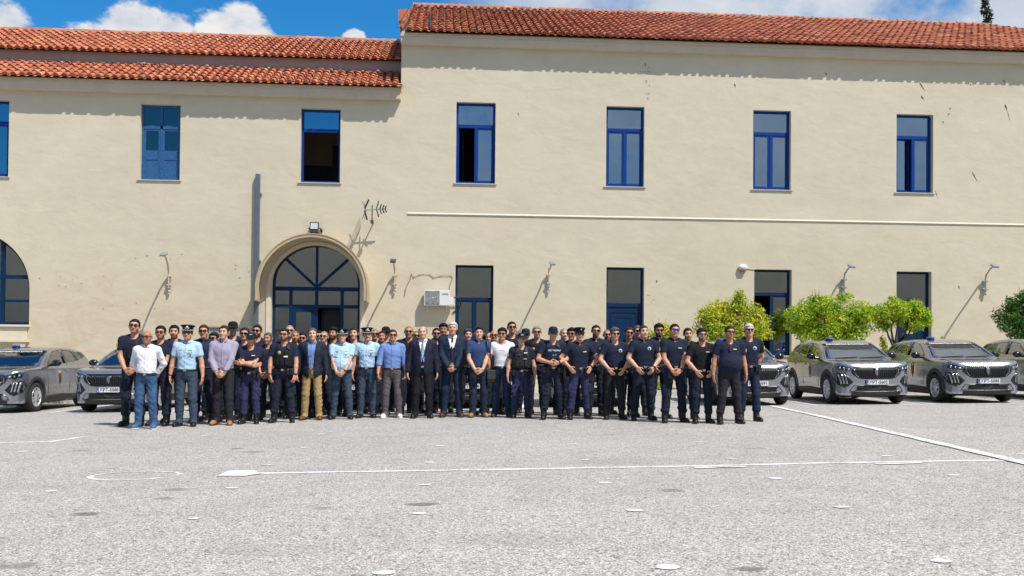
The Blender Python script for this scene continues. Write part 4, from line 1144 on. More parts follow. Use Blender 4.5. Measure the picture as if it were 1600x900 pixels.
def project(P2, view, off=.0):
    """carry flat outline points onto the car's skin; view: front, back, left, right, top"""
    P2 = np.asarray(P2, float); n = len(P2); t = np.zeros(n)
    if view in ('front', 'back'):
        s = 1 if view == 'front' else -1
        f = lambda t: (P2[:, 0], s*(-2.6+t), P2[:, 1]); fin = lambda t: np.stack([P2[:, 0], s*(-2.6+t), P2[:, 1]], 1)
    elif view in ('left', 'right'):
        s = -1 if view == 'left' else 1
        f = lambda t: (s*(1.3-t), P2[:, 0], P2[:, 1]); fin = lambda t: np.stack([s*(1.3-t), P2[:, 0], P2[:, 1]], 1)
    else:
        f = lambda t: (P2[:, 0], P2[:, 1], 2.0-t); fin = lambda t: np.stack([P2[:, 0], P2[:, 1], 2.0-t], 1)
    for _ in range(60): t = t+np.clip(car_outer(*f(t))-off, -.05, .4)*.8
    return fin(t)
def patch(mb, poly, view, off, rings=4, step=.05, edge=.02):
    """a panel following the skin: star-shaped outline, raised by off, with a rim going back into the body"""
    pts = []
    for p, q in zip(poly, poly[1:]+poly[:1]):
        L = math.hypot(q[0]-p[0], q[1]-p[1]); n = max(1, int(L/step))
        pts += [(p[0]+(q[0]-p[0])*i/n, p[1]+(q[1]-p[1])*i/n) for i in range(n)]
    c = np.mean(poly, 0); A = np.array(pts); n = len(A)
    V = [project(c+(A-c)*(1-i/rings), view, off) for i in range(rings)]+[project(np.array([c]), view, off)]
    inner = project(A, view, off-edge)
    allv = np.concatenate([inner]+V)
    Fc = []
    for i in range(rings):
        for k in range(n):
            k2 = (k+1) % n; Fc.append((i*n+k, i*n+k2, (i+1)*n+k2, (i+1)*n+k))
    last = (rings+1)*n
    for k in range(n): Fc.append((rings*n+k, rings*n+(k+1) % n, last))
    o = len(mb.v); mb.add(allv, Fc, False)
    for j in range(n, len(Fc)): mb.sm[-len(Fc)+j] = True
    return mb
def mirror(poly): return [(-x, z) for x, z in poly][::-1]

def mat_paint_car():
    m = bpy.data.materials.new('grey_metallic_car_paint'); m.use_nodes = True
    b = m.node_tree.nodes['Principled BSDF']; T = NT(m.node_tree)
    b.inputs['Base Color'].default_value = (.385, .405, .46, 1); b.inputs['Metallic'].default_value = .84; b.inputs['Roughness'].default_value = .22
    b.inputs['Coat Weight'].default_value = .85; b.inputs['Coat Roughness'].default_value = .03
    tc = T.n('ShaderNodeTexCoord'); v = T.n('ShaderNodeTexVoronoi'); v.inputs['Scale'].default_value = 900; T.l(tc.outputs['Object'], v.inputs['Vector'])
    # thin film of dust, heavier low on the doors
    sp = T.n('ShaderNodeSeparateXYZ'); T.l(tc.outputs['Object'], sp.inputs[0])
    du = T.math('MULTIPLY', T.smooth(sp.outputs[2], .75, .2), T.noise(tc.outputs['Object'], 6, 4, .6))
    T.l(T.math('ADD', T.math('MULTIPLY', du, .30), .20), b.inputs['Roughness'])
    return m
PAINTC = mat_paint_car()
CLAD = mat('car_black_cladding', (.030, .031, .033), .62)
GLOSSB = mat('car_gloss_black', (.006, .006, .007), .12, coat=.6)
GRILLE = mat('car_grille_black', (.010, .010, .012), .3)
CHROME = mat('car_chrome', (.62, .63, .65), .12, 1.0)
SILV = mat('car_silver_trim', (.50, .51, .53), .25, .9)
DRL = mat('car_light_bar', (.55, .57, .60), .12, .6)
TYRE = mat('tyre_rubber', (.022, .021, .020), .85, var=.2, vscale=25)
RIMM = mat('alloy_rim', (.70, .71, .73), .3, .6)
LAMPG = mat_glass('car_lamp_glass', .12, (.85, .88, .9))
LAMPIN = mat('car_lamp_inside', (.05, .055, .065), .2, .6)
CARGL = mat_glass('car_glass', .32, (.28, .33, .32))
SEATM = mat('car_seat_cloth', (.022, .022, .024), .9)
BEAC = mat('blue_beacon', (.004, .09, .42), .12, coat=.8)
PLATEW = mat('plate_white', (.74, .75, .76), .4)
PLATEB = mat('plate_blue', (.01, .06, .40), .4)
PLATEK = mat('plate_black', (.012, .012, .014), .5)
WTXT = mat('white_vinyl', (.80, .80, .80), .5)
GOLD = mat('badge_gold', (.30, .17, .05), .5)
BDARK = mat('badge_dark', (.03, .022, .018), .5)
BRED = mat('badge_red', (.22, .05, .03), .5)

def make_car():
    root = empty('parked_car')
    V, Q = car_meshes()
    link('body', np_mesh('body', V, Q), PAINTC, root)
    # glass
    mb = MB(); patch(mb, WIND, 'front', -.008, 5, .08, .006); ws = mb.build('windscreen', CARGL, root)
    mb = MB(); patch(mb, [(-.60, 1.382), (.60, 1.382), (.595, 1.416), (-.595, 1.416)], 'front', -.003, 2, .08, .002); mb.build('sun_strip', GLOSSB, ws)
    me = text_mesh('ΣΩΦΡΟΝΙΣΤΙΚΑ ΚΑΤΑΣΤΗΜΑΤΑ', .060, .0022)
    co = np.array([v.co for v in me.vertices]); co[:, 0] *= 1.06/max(.01, co[:, 0].max()-co[:, 0].min()); P = project(np.stack([co[:, 0], co[:, 1]*.55+1.398], 1), 'front', .004)
    me.vertices.foreach_set('co', P.astype(np.float32).ravel()); me.update(); link('lettering', me, WTXT, ws)
    for view in ('left', 'right'):
        for w in SIDE_WIN:
            mb = MB(); patch(mb, w, view, -.010, 4, .08, .006); mb.build('side_window', CARGL, root)
        mb = MB(); patch(mb, [(-.02+.37, 1.105), (.352, 1.445), (.43, 1.445), (.455, 1.105)], view, .003, 2, .1, .01); mb.build('door_pillar', GLOSSB, root)
        mb = MB(); patch(mb, [(1.17, 1.165), (1.02, 1.41), (1.085, 1.40), (1.24, 1.18)], view, .003, 2, .1, .01); mb.build('rear_pillar', GLOSSB, root)
        mb = MB(); patch(mb, [(1.52, 1.235), (1.26, 1.385), (1.50, 1.40), (1.68, 1.29)], view, .003, 3, .1, .01); mb.build('roof_pillar_panel', GLOSSB, root)
        # cladding round each arch and along the sill
        for ya in (AX_F, AX_R):
            mb = MB(); n = 22; pts = []
            s = -1 if view == 'left' else 1
            t0, t1 = R(-14), R(194)
            A = [(ya+r*math.cos(t0+(t1-t0)*i/n), WR+r*math.sin(t0+(t1-t0)*i/n)) for r in (.385, .45, .485) for i in range(n+1)]
            P = project(np.array(A), view, .014); P[2*(n+1):] = project(np.array(A[2*(n+1):]), view, -.004)
            I = P[:n+1].copy(); I[:, 0] = s*.70
            allv = np.concatenate([I, P]); m1 = n+1
            mb.add(allv, [(r*m1+i, r*m1+i+1, (r+1)*m1+i+1, (r+1)*m1+i) for r in range(3) for i in range(n)], True); mb.build('arch_cladding', CLAD, root)
        mb = MB(); patch(mb, [(-.86, .215), (-.80, .345), (.0, .375), (.80, .345), (.86, .215)], view, .012, 3, .1, .02); mb.build('sill_cladding', CLAD, root)
        for a_, b_ in ((-.78, -.70), (.40, .44), (1.05, .92)):
            mb = MB(); patch(mb, [(a_, 1.085), (b_+.0, .40), (b_+.009, .40), (a_+.009, 1.085)], view, .0015, 2, .1, .004); mb.build('door_seam', GRILLE, root)
        for yy in (.20, 1.02):
            mb = MB(); patch(mb, [(yy, .905), (yy+.19, .918), (yy+.19, .944), (yy, .935)], view, .022, 2, .06, .03); mb.build('door_handle', PAINTC, root)
        # crest on the front door
        mb = MB(); patch(mb, [(-.205, .90), (-.185, .935), (-.125, .945), (-.05, .935), (-.03, .90), (-.045, .68), (-.118, .575), (-.19, .68)], view, .003, 3, .05, .004); bd = mb.build('door_badge', GOLD, root)
        mb = MB(); patch(mb, [(-.185, .86), (-.05, .86), (-.062, .70), (-.118, .62), (-.175, .70)], view, .005, 3, .05, .003); mb.build('badge_field', BDARK, bd)
        mb = MB(); patch(mb, [(-.15, .885), (-.118, .918), (-.085, .885), (-.118, .868)], view, .0065, 2, .05, .003); mb.build('badge_crown', WTXT, bd)
        mb = MB(); patch(mb, [(-.15, .80), (-.118, .835), (-.085, .80), (-.095, .72), (-.118, .70), (-.14, .72)], view, .0065, 2, .05, .003); mb.build('badge_figure', BRED, bd)
        # mirror
        s = -1 if view == 'left' else 1
        mb = MB(); mb.sphere((s*.985, -.56, 1.115), .12, 14, 9, (.95, .62, .68)); mi = mb.build('wing_mirror', GLOSSB, root)
        mb = MB(); mb.tube([(s*.80, -.58, 1.06), (s*.92, -.56, 1.08)], [.03, .04], 8); mb.build('mirror_arm', GLOSSB, mi)
    mb = MB(); patch(mb, REARW, 'back', -.008, 4, .08, .006); mb.build('rear_window', CARGL, root)
    mb = MB(); patch(mb, [(-.80, .84), (.80, .84), (.78, .93), (-.78, .93)], 'back', .006, 3, .1, .02); mb.build('tail_light_bar', GLOSSB, root)
    # front: grille with bars, lamps, light claws, intake, bumper
    G = [(-.60, .82), (-.50, .868), (.50, .868), (.60, .82), (.545, .70), (.43, .605), (.33, .585), (-.33, .585), (-.43, .605), (-.545, .70)]
    mb = MB(); patch(mb, G, 'front', .004, 5, .06, .02); gr = mb.build('grille', GRILLE, root)
    mb = MB()
    for k in range(-11, 12):
        x = k*.044
        if abs(k) < 2: continue
        lo = .60 if abs(x) < .36 else .60+(abs(x)-.36)*.62; hi = .855 if abs(x) < .47 else .845
        patch(mb, [(x-.006, lo), (x+.006, lo), (x*1.03+.006, hi), (x*1.03-.006, hi)], 'front', .014, 1, .08, .012)
    mb.build('grille_bars', mat('grille_bar_dark', (.035, .037, .042), .25, .6), gr)
    mb = MB()
    for sgn in (-1, 1):
        for zz, xx in ((.66, .455), (.70, .475), (.74, .49), (.78, .50), (.63, .43)):
            patch(mb, [(sgn*xx-.008, zz), (sgn*xx+.008, zz), (sgn*xx+.008, zz+.022), (sgn*xx-.008, zz+.022)], 'front', .013, 1, .05, .008)
    mb.build('grille_studs', CHROME, gr)
    mb = MB(); patch(mb, [(-.07, .80), (-.055, .835), (.055, .835), (.07, .80), (.062, .70), (0, .625), (-.062, .70)], 'front', .020, 3, .03, .02); em = mb.build('shield_emblem', GLOSSB, root)
    mb = MB(); patch(mb, [(-.045, .775), (-.02, .82), (.03, .815), (.048, .785), (.02, .765), (.03, .72), (.0, .65), (-.035, .70)], 'front', .024, 3, .02, .004); mb.build('emblem_figure', mat('emblem_grey', (.22, .23, .25), .3, .6), em)
    for s in (-1, 1):
        H = [(.50, .845), (.60, .865), (.80, .925), (.825, .905), (.81, .80), (.74, .755), (.62, .765), (.545, .79)]
        H = H if s > 0 else mirror(H)
        mb = MB(); patch(mb, H, 'front', .001, 4, .04, .02); hl = mb.build('headlight', LAMPIN, root)
        for cx_, cz_ in ((.615, .815), (.70, .825), (.772, .845)):
            c3 = project(np.array([(s*cx_, cz_)]), 'front', .006)[0]
            mb = MB(); mb.sphere(c3, .030, 10, 6, (1, .4, .8)); mb.build('lamp_lens', DRL if cx_ != .70 else CHROME, hl)
        mb = MB(); patch(mb, H, 'front', .009, 4, .04, .004); mb.build('lamp_cover', LAMPG, hl)
        C = [(.53, .52), (.64, .66), (.73, .715), (.83, .72), (.85, .60), (.815, .45), (.70, .385), (.64, .41)]
        C = C if s > 0 else mirror(C)
        mb = MB(); patch(mb, C, 'front', .003, 4, .05, .02); cl = mb.build('light_pocket', GRILLE, root)
        for k in range(3):
            x0 = .655+k*.052; q = [(x0+.034, .688), (x0+.052, .688), (x0+.010, .475), (x0-.008, .475)]
            # the light claws lean outwards at the top
            q = q if s > 0 else mirror(q)
            mb = MB(); patch(mb, q, 'front', .016, 2, .04, .014); mb.build('light_bar', DRL, cl)
    I = [(-.52, .445), (.52, .445), (.62, .315), (.50, .295), (-.50, .295), (-.62, .315)]
    mb = MB(); patch(mb, I, 'front', .003, 4, .06, .02); it = mb.build('lower_intake', GRILLE, root)
    for zz in (.35, .395):
        mb = MB(); patch(mb, [(-.50, zz), (.50, zz), (.50, zz+.012), (-.50, zz+.012)], 'front', .008, 1, .08, .008); mb.build('intake_slat', CLAD, it)
    mb = MB(); patch(mb, [(-.10, .30), (.10, .30), (.10, .44), (-.10, .44)], 'front', .010, 1, .05, .01); mb.build('radar_cover', GLOSSB, it)
    mb = MB(); patch(mb, [(-.60, .288), (.60, .288), (.62, .302), (-.62, .302)], 'front', .012, 1, .06, .012); mb.build('intake_lip', SILV, root)
    mb = MB(); patch(mb, [(-.83, .20), (.83, .20), (.85, .285), (.6, .278), (-.6, .278), (-.85, .285)], 'front', .010, 3, .06, .03); mb.build('bumper_cladding', CLAD, root)
    # number plate with its band
    y = project(np.array([(0, .515)]), 'front', .0)[0][1]-.018
    mb = MB(); mb.box(-.26, .26, y-.012, y+.06, .455, .568); mb.build('plate_holder', CLAD, root)
    # bonnet creases, roof fittings
    for s in (-1, 1):
        mb = MB(); P = [(s*(.60-.06*i/6), -1.90+.80*i/6) for i in range(7)]
        A = project(np.array(P), 'top', .006); mb.tube([tuple(p-np.array([0, 0, .012])) for p in A], .014, 6); mb.build('bonnet_crease', PAINTC, root)
    b = project(np.array([(-.30, .10)]), 'top', 0)[0]
    mb = MB(); mb.lathe([(.001, 0), (.09, 0), (.092, .03)], 14, None, b); bb = mb.build('beacon', BLACKP, root)
    mb = MB(); mb.lathe([(.098, .031), (.098, .046), (.088, .066), (.05, .075), (.001, .076)], 14, None, b); mb.build('beacon_dome', BEAC, bb)
    b = project(np.array([(.0, 1.30)]), 'top', 0)[0]
    mb = MB(); mb.sphere(b+np.array([0, 0, .015]), .05, 8, 6, (.6, 1.3, .9)); mb.build('roof_antenna', GLOSSB, root)
    for x0, x1 in ((-.55, -.02), (.05, .60)):
        p0, p1 = project(np.array([(x0, -1.03), (x1, -1.00)]), 'top', .012); p1[2] += .02; p0[2] += .012
        mb = MB(); mb.bar(p0, p1, .022, .02); mb.build('wiper', BLACKP, root)
    # inside
    mb = MB(); mb.box(-.72, .72, -.98, -.62, .62, .985); mb.build('dashboard', SEATM, root, bevel=.03)
    mb = MB(); mb.tube([(-.36+.175*math.cos(q), -.50+.06*math.sin(q), .99+.17*math.sin(q)) for q in [2*math.pi*i/20 for i in range(21)]], .016, 6, False); mb.build('steering_wheel', SEATM, root)
    for x, yb in ((-.36, .30), (.36, .30), (-.38, 1.15), (.38, 1.15)):
        M = Matrix.Rotation(R(-14), 3, 'X')
        mb = MB(); mb.obox((x, yb, .92), .24, .07, .30, M); mb.obox((x, yb-.28, .60), .25, .28, .09); st = mb.build('seat', SEATM, root, bevel=.04)
        mb = MB(); mb.obox((x, yb+.10, 1.285), .13, .05, .085, M); mb.build('headrest', SEATM, st, bevel=.03)
    mb = MB(); mb.obox((0, -.22, 1.37), .10, .015, .035); mb.build('inner_mirror', GLOSSB, root)
    # underside and wheels
    mb = MB(); mb.box(-.70, .70, -1.95, 2.0, .17, .45); mb.build('underbody', mat('underbody_black', (.010, .010, .010), .9), root)
    RX = Matrix.Rotation(R(90), 3, 'Y')
    for ya in (AX_F, AX_R):
        for s in (-1, 1):
            c = (s*.775, ya, WR); M = Matrix.Rotation(R(90)*s, 3, 'Y')
            mb = MB(); mb.lathe([(.205, -.10), (.30, -.108), (.325, -.095), (.338, -.06), (.338, .06), (.326, .092), (.305, .104), (.25, .104), (.228, .092), (.215, .07)], 40, M, c); wh = mb.build('wheel', TYRE, root)
            mb = MB(); mb.lathe([(.226, .092), (.220, .103), (.204, .090), (.196, .02), (.196, -.08)], 40, M, c)
            for k in range(5):
                for off in (-.16, .16):
                    t = 2*math.pi*k/5+off*1.0; t2 = 2*math.pi*k/5+off*1.6
                    p0 = Vector((.045*math.cos(t), .045*math.sin(t), .07)); p1 = Vector((.198*math.cos(t2), .198*math.sin(t2), .078))
                    mb.bar(Vector(c)+M @ p0, Vector(c)+M @ p1, .034, .03, M @ Vector((0, 0, 1)))
            mb.lathe([(.001, .088), (.052, .084), (.06, .06)], 16, M, c)
            mb.build('rim', RIMM, wh)
            mb = MB(); mb.lathe([(.001, .0), (.15, .0), (.186, -.02)], 20, M, c); mb.build('brake_disc', mat('brake_dark', (.03, .03, .032), .5, .5), wh)
    return root
car0 = make_car()
def car_plate(root, txt):
    y = project(np.array([(0, .515)]), 'front', .0)[0][1]-.031
    mb = MB(); mb.box(-.255, .255, y-.006, y, .460, .564); pl = mb.build('number_plate', PLATEW, root)
    mb = MB(); mb.box(-.253, -.205, y-.0085, y-.0062, .463, .561); mb.build('country_band', PLATEB, pl)
    mb = MB()
    for q in range(8): mb.obox((-.229+.011*math.cos(q*.785), y-.010, .535+.011*math.sin(q*.785)), .002, .0008, .002)
    mb.build('ring_of_stars', mat('star_yellow', (.7, .55, .05), .5), pl)
    me = text_mesh('GR', .03, .0006); g = link('lettering', me, WTXT, pl); g.location = (-.229, y-.0095, .486); g.rotation_euler = (R(90), 0, 0)
    me = text_mesh(txt, .098, .0024); w = max(v.co.x for v in me.vertices)-min(v.co.x for v in me.vertices)
    for v in me.vertices: v.co.x *= .425/w
    o = link('lettering', me, PLATEK, pl); o.location = (.024, y-.0085, .510); o.rotation_euler = (R(90), 0, 0)
CARS = [(-10.12, 24.35, 'ΧΡΤ-5586', 'grey patrol car farthest left, partly cut by the picture edge'),
        (-7.26, 24.15, 'ΧΡΤ-5580', 'grey patrol car with plate 5580, half hidden by the left end of the group'),
        (-4.55, 24.05, 'ΧΡΤ-5592', 'grey patrol car hidden behind the officers near the grey cabinet, only legs-high glimpses show'),
        (-1.80, 23.9, 'ΧΡΤ-5593', 'grey patrol car hidden behind the two cap-wearing officers in the centre-left of the group'),
        (.75, 23.8, 'ΧΡΤ-5594', 'grey patrol car hidden behind the person carrying the shoulder bag'),
        (3.45, 23.6, 'ΧΡΤ-5596', 'grey patrol car hidden behind the person with hands on hips'),
        (7.26, 23.40, 'ΧΡΤ-5591', 'grey patrol car with its front corner showing beside the last person on the right'),
        (10.03, 23.32, 'ΧΡΤ-5602', 'grey patrol car with plate 5602, parked under the wide orange tree'),
        (12.66, 23.30, 'ΧΡΤ-5585', 'grey patrol car with plate 5585, parked second from the right'),
        (15.42, 23.55, 'ΧΡΤ-5599', 'grey patrol car cut off by the right picture edge')]
slope = Matrix(((1, 0, 0), (0, 1, 0), (GX, GY, 1)))      # not used for shearing: the cars simply tilt with the ground
nrm = Vector((-GX, -GY, 1)).normalized()
for i, (x, y, plate, lab) in enumerate(CARS):
    o = car0 if i == 0 else copy_tree(car0, None, ('number_plate', 'country_band', 'ring_of_stars'))
    o.location = (x, y, gz(x, y)+.006)
    q = Vector((0, 0, 1)).rotation_difference(nrm)
    o.rotation_euler = (q.to_matrix() @ Matrix.Rotation(R(-3.2), 3, 'Z')).to_euler()
    tag(o, lab, 'car', 'grey patrol cars parked in a row')
for o, (x, y, plate, lab) in zip([c for c in col.objects if c.name.startswith('parked_car')], CARS): car_plate(o, plate)
# ================================================================== the people
def cloth(name, c, rough=.85, fold=.004, fscale=14, var=.10, sheen=0.0):
    m = mat(name, c, rough, 0, var, 9, fold, fscale, spec=.25)
    return m
C_NAVY = cloth('navy_cotton', (.011, .0155, .036)); C_NAVY2 = cloth('faded_navy_cotton', (.016, .022, .050)); C_BLACK = cloth('black_cotton', (.0085, .0088, .012))
C_POLO = cloth('mid_blue_cotton', (.030, .055, .145)); C_PURP = cloth('violet_navy_twill', (.027, .029, .078)); C_DKTR = cloth('blue_black_twill', (.012, .017, .032))
C_CHAR = cloth('charcoal_trouser_cloth', (.020, .019, .026)); C_OFFTR = cloth('grey_blue_uniform_cloth', (.040, .062, .098)); C_OFFSH = cloth('light_blue_uniform_shirt', (.39, .56, .74), .8, .006)
C_WHITE = cloth('white_shirt_cloth', (.74, .74, .78), .8, .006); C_LILAC = cloth('lilac_grey_shirt_cloth', (.32, .295, .395), .8, .006); C_BLUESH = cloth('cornflower_shirt_cloth', (.155, .245, .53), .8, .006)
C_JEAN = cloth('blue_denim', (.042, .092, .190), .85, .005, 14, .55); C_JEAN2 = cloth('dark_denim', (.017, .034, .070), .85, .005, 14, .6); C_KHAKI = cloth('khaki_chino_cloth', (.36, .25, .115)); C_GREYCH = cloth('warm_grey_chino_cloth', (.105, .090, .098))
C_SUIT1 = cloth('midnight_suit_cloth', (.012, .014, .034), .75, .003); C_SUIT2 = cloth('navy_suit_cloth', (.011, .020, .047), .75, .003); C_SUIT3 = cloth('dark_blazer_cloth', (.014, .020, .036), .75, .003); C_TRBLK = cloth('black_suit_trouser', (.0080, .0080, .0095), .8); C_SAGE = cloth('grey_green_cotton', (.10, .12, .105))
C_VEST = cloth('black_vest_nylon', (.010, .0105, .012), .6, .004, 30); C_VESTN = cloth('blue_vest_nylon', (.008, .018, .045), .6, .004, 30); C_VESTG = cloth('charcoal_vest_nylon', (.022, .024, .027), .6, .004, 30)
L_BLACK = mat('black_leather', (.010, .010, .0105), .38, bump=.002, bscale=60); L_BROWN = mat('brown_leather', (.16, .055, .025), .4); L_TAN = mat('tan_leather', (.38, .16, .045), .5); L_RED = mat('oxblood_leather', (.10, .022, .018), .35); L_WHITE = mat('white_leather', (.78, .78, .78), .5); L_BLUE = mat('blue_knit', (.05, .12, .24), .7); L_GREY = mat('dark_grey_knit', (.03, .032, .036), .7)
BUCK = mat('belt_buckle', (.55, .50, .38), .25, .9); SUNG = mat('dark_sunglasses', (.004, .004, .005), .08, coat=.5); SUNG_G = mat('green_mirror_lens', (.01, .30, .20), .1, .7); SUNG_B = mat('blue_mirror_lens', (.05, .04, .75), .1, .6); SUNG_S = mat('blue_sky_lens', (.05, .18, .45), .1, .7); CLEARF = mat('tinted_spectacles', (.05, .035, .03), .15)
EYE = mat('eye_dark', (.05, .035, .03), .2); SILVB = mat('silver_braid', (.60, .60, .60), .3, .5); TXTW = mat('white_print', (.72, .73, .75), .7); BADGEW = mat('pale_blue_badge', (.42, .52, .66), .6); BADGEY = mat('yellow_crest', (.55, .40, .06), .6); TIEL = cloth('pale_blue_tie', (.24, .42, .60), .5, .001); TIED = cloth('dark_blue_tie', (.022, .020, .055), .5, .001); CAPN = cloth('navy_cap_cloth', (.007, .010, .024), .7); CAPO = cloth('officer_cap_cloth', (.006, .009, .022), .6); WATCH = mat('watch_steel', (.35, .36, .37), .2, .8); LANY = mat('patch_gold', (.38, .30, .12), .6)
def mat_skin():
    m = bpy.data.materials.new('skin'); m.use_nodes = True
    T = NT(m.node_tree); b = m.node_tree.nodes['Principled BSDF']
    at = T.n('ShaderNodeAttribute', attribute_name='tint'); tc = T.n('ShaderNodeTexCoord')
    c = T.mix(1.0, at.outputs['Color'], T.ramp(T.noise(tc.outputs['Object'], 16, 4, .6), [(.3, (.90, .86, .85)), (.7, (1.08, 1.08, 1.08))]), 'MULTIPLY')
    T.l(c, b.inputs['Base Color']); b.inputs['Roughness'].default_value = .48; b.inputs['Specular IOR Level'].default_value = .4
    b.inputs['Subsurface Weight'].default_value = .08; b.inputs['Subsurface Radius'].default_value = (.012, .005, .003)
    return m
SKIN = mat_skin()
HAIRC = {'blk': (.010, .008, .007), 'brn': (.030, .018, .011), 'lbr': (.085, .052, .030), 'gry': (.20, .195, .19), 'wht': (.52, .51, .50), 'slt': (.085, .080, .078)}
HAIRM = {k: mat('hair_'+n_, HAIRC[k], .7, 0, .25, 40, .003, 90, spec=.2) for k, n_ in (('blk', 'black'), ('brn', 'dark_brown'), ('lbr', 'light_brown'), ('gry', 'grey'), ('wht', 'white'), ('slt', 'pepper'))}
SK = {'a': (.56, .295, .185), 'b': (.48, .235, .140), 'c': (.63, .365, .25), 'd': (.40, .180, .100), 'e': (.60, .315, .215)}

def ik(a, c, l1, l2, hint):
    a, c = Vector(a), Vector(c); d = c-a; L = min(d.length, (l1+l2)*.995); n = d.normalized(); c = a+n*L
    x = (l1*l1-l2*l2+L*L)/(2*L); h = math.sqrt(max(0, l1*l1-x*x))
    hv = Vector(hint); hv = (hv-n*hv.dot(n)).normalized()
    return a+n*x+hv*h, c
# arm poses of the +x arm: wrist, elbow hint, hand direction, palm normal, curl
POSES = {
 'clasp': (((.070, -.215, .925), (1, .5, -.1), (-.80, -.12, -.55), (-.1, 1, .1), .7), ((.085, -.180, .935), (1, .5, -.1), (-.78, -.12, -.5), (-.1, 1, .1), .9)),
 'clasp_hi': (((.085, -.255, 1.085), (1, .5, -.3), (-.92, -.16, -.22), (-.1, 1, .2), .7), ((.095, -.225, 1.09), (1, .5, -.3), (-.9, -.16, -.15), (-.1, 1, .2), .9)),
 'side': (((.285, -.030, .86), (.6, 1, 0), (-.05, -.16, -1), (-1, .15, 0), .55),)*2,
 'fist': (((.275, -.11, .875), (.7, 1, 0), (-.12, -.25, -1), (-.9, .3, 0), 1.25),)*2,
 'back': (((.12, .175, .955), (1, .25, -.1), (-.85, .1, -.45), (0, -1, 0), .4),)*2,
 'cross': (((-.135, -.215, 1.165), (1, -.35, -.9), (-.9, .15, .22), (0, 1, .2), .3), ((-.110, -.255, 1.125), (1, -.35, -.9), (-.88, .3, .25), (0, 1, .2), .4)),
 'belt': (((.150, -.165, .975), (1, .55, .1), (-.50, -.28, -.72), (-.45, .8, .1), .55),)*2,
 'hips': (((.205, -.085, 1.01), (1, .35, .15), (-.42, -.55, -.62), (-.55, .65, -.1), .25),)*2,
 'thigh': (((.225, -.13, .875), (1, .7, 0), (-.25, -.25, -1), (-.7, .7, 0), .8),)*2,
}
_pid = [0]
def waves(x, y, z, amp, freq, seed):
    """soft creases: a few tilted waves, bent so that none runs as a ring"""
    r = np.random.default_rng(int(seed*1000) % 99991); out = 0
    bx = x+.03*np.sin(z*11+seed)+.02*np.sin(y*17+z*7); bz = z+.04*np.sin(x*13+seed*2)+.03*np.sin(y*15+seed)
    for i in range(5):
        t = r.uniform(-1.0, 1.0); k = freq*r.uniform(.7, 1.35); q = r.uniform(-.6, .6)
        out = out+np.sin(k*(math.cos(t)*bz+math.sin(t)*bx*1.5+q*y)+r.uniform(0, 6))*r.uniform(.4, 1)
    out = out/2.2
    return (amp*(np.abs(out)*1.4-.5)).astype(np.float32)
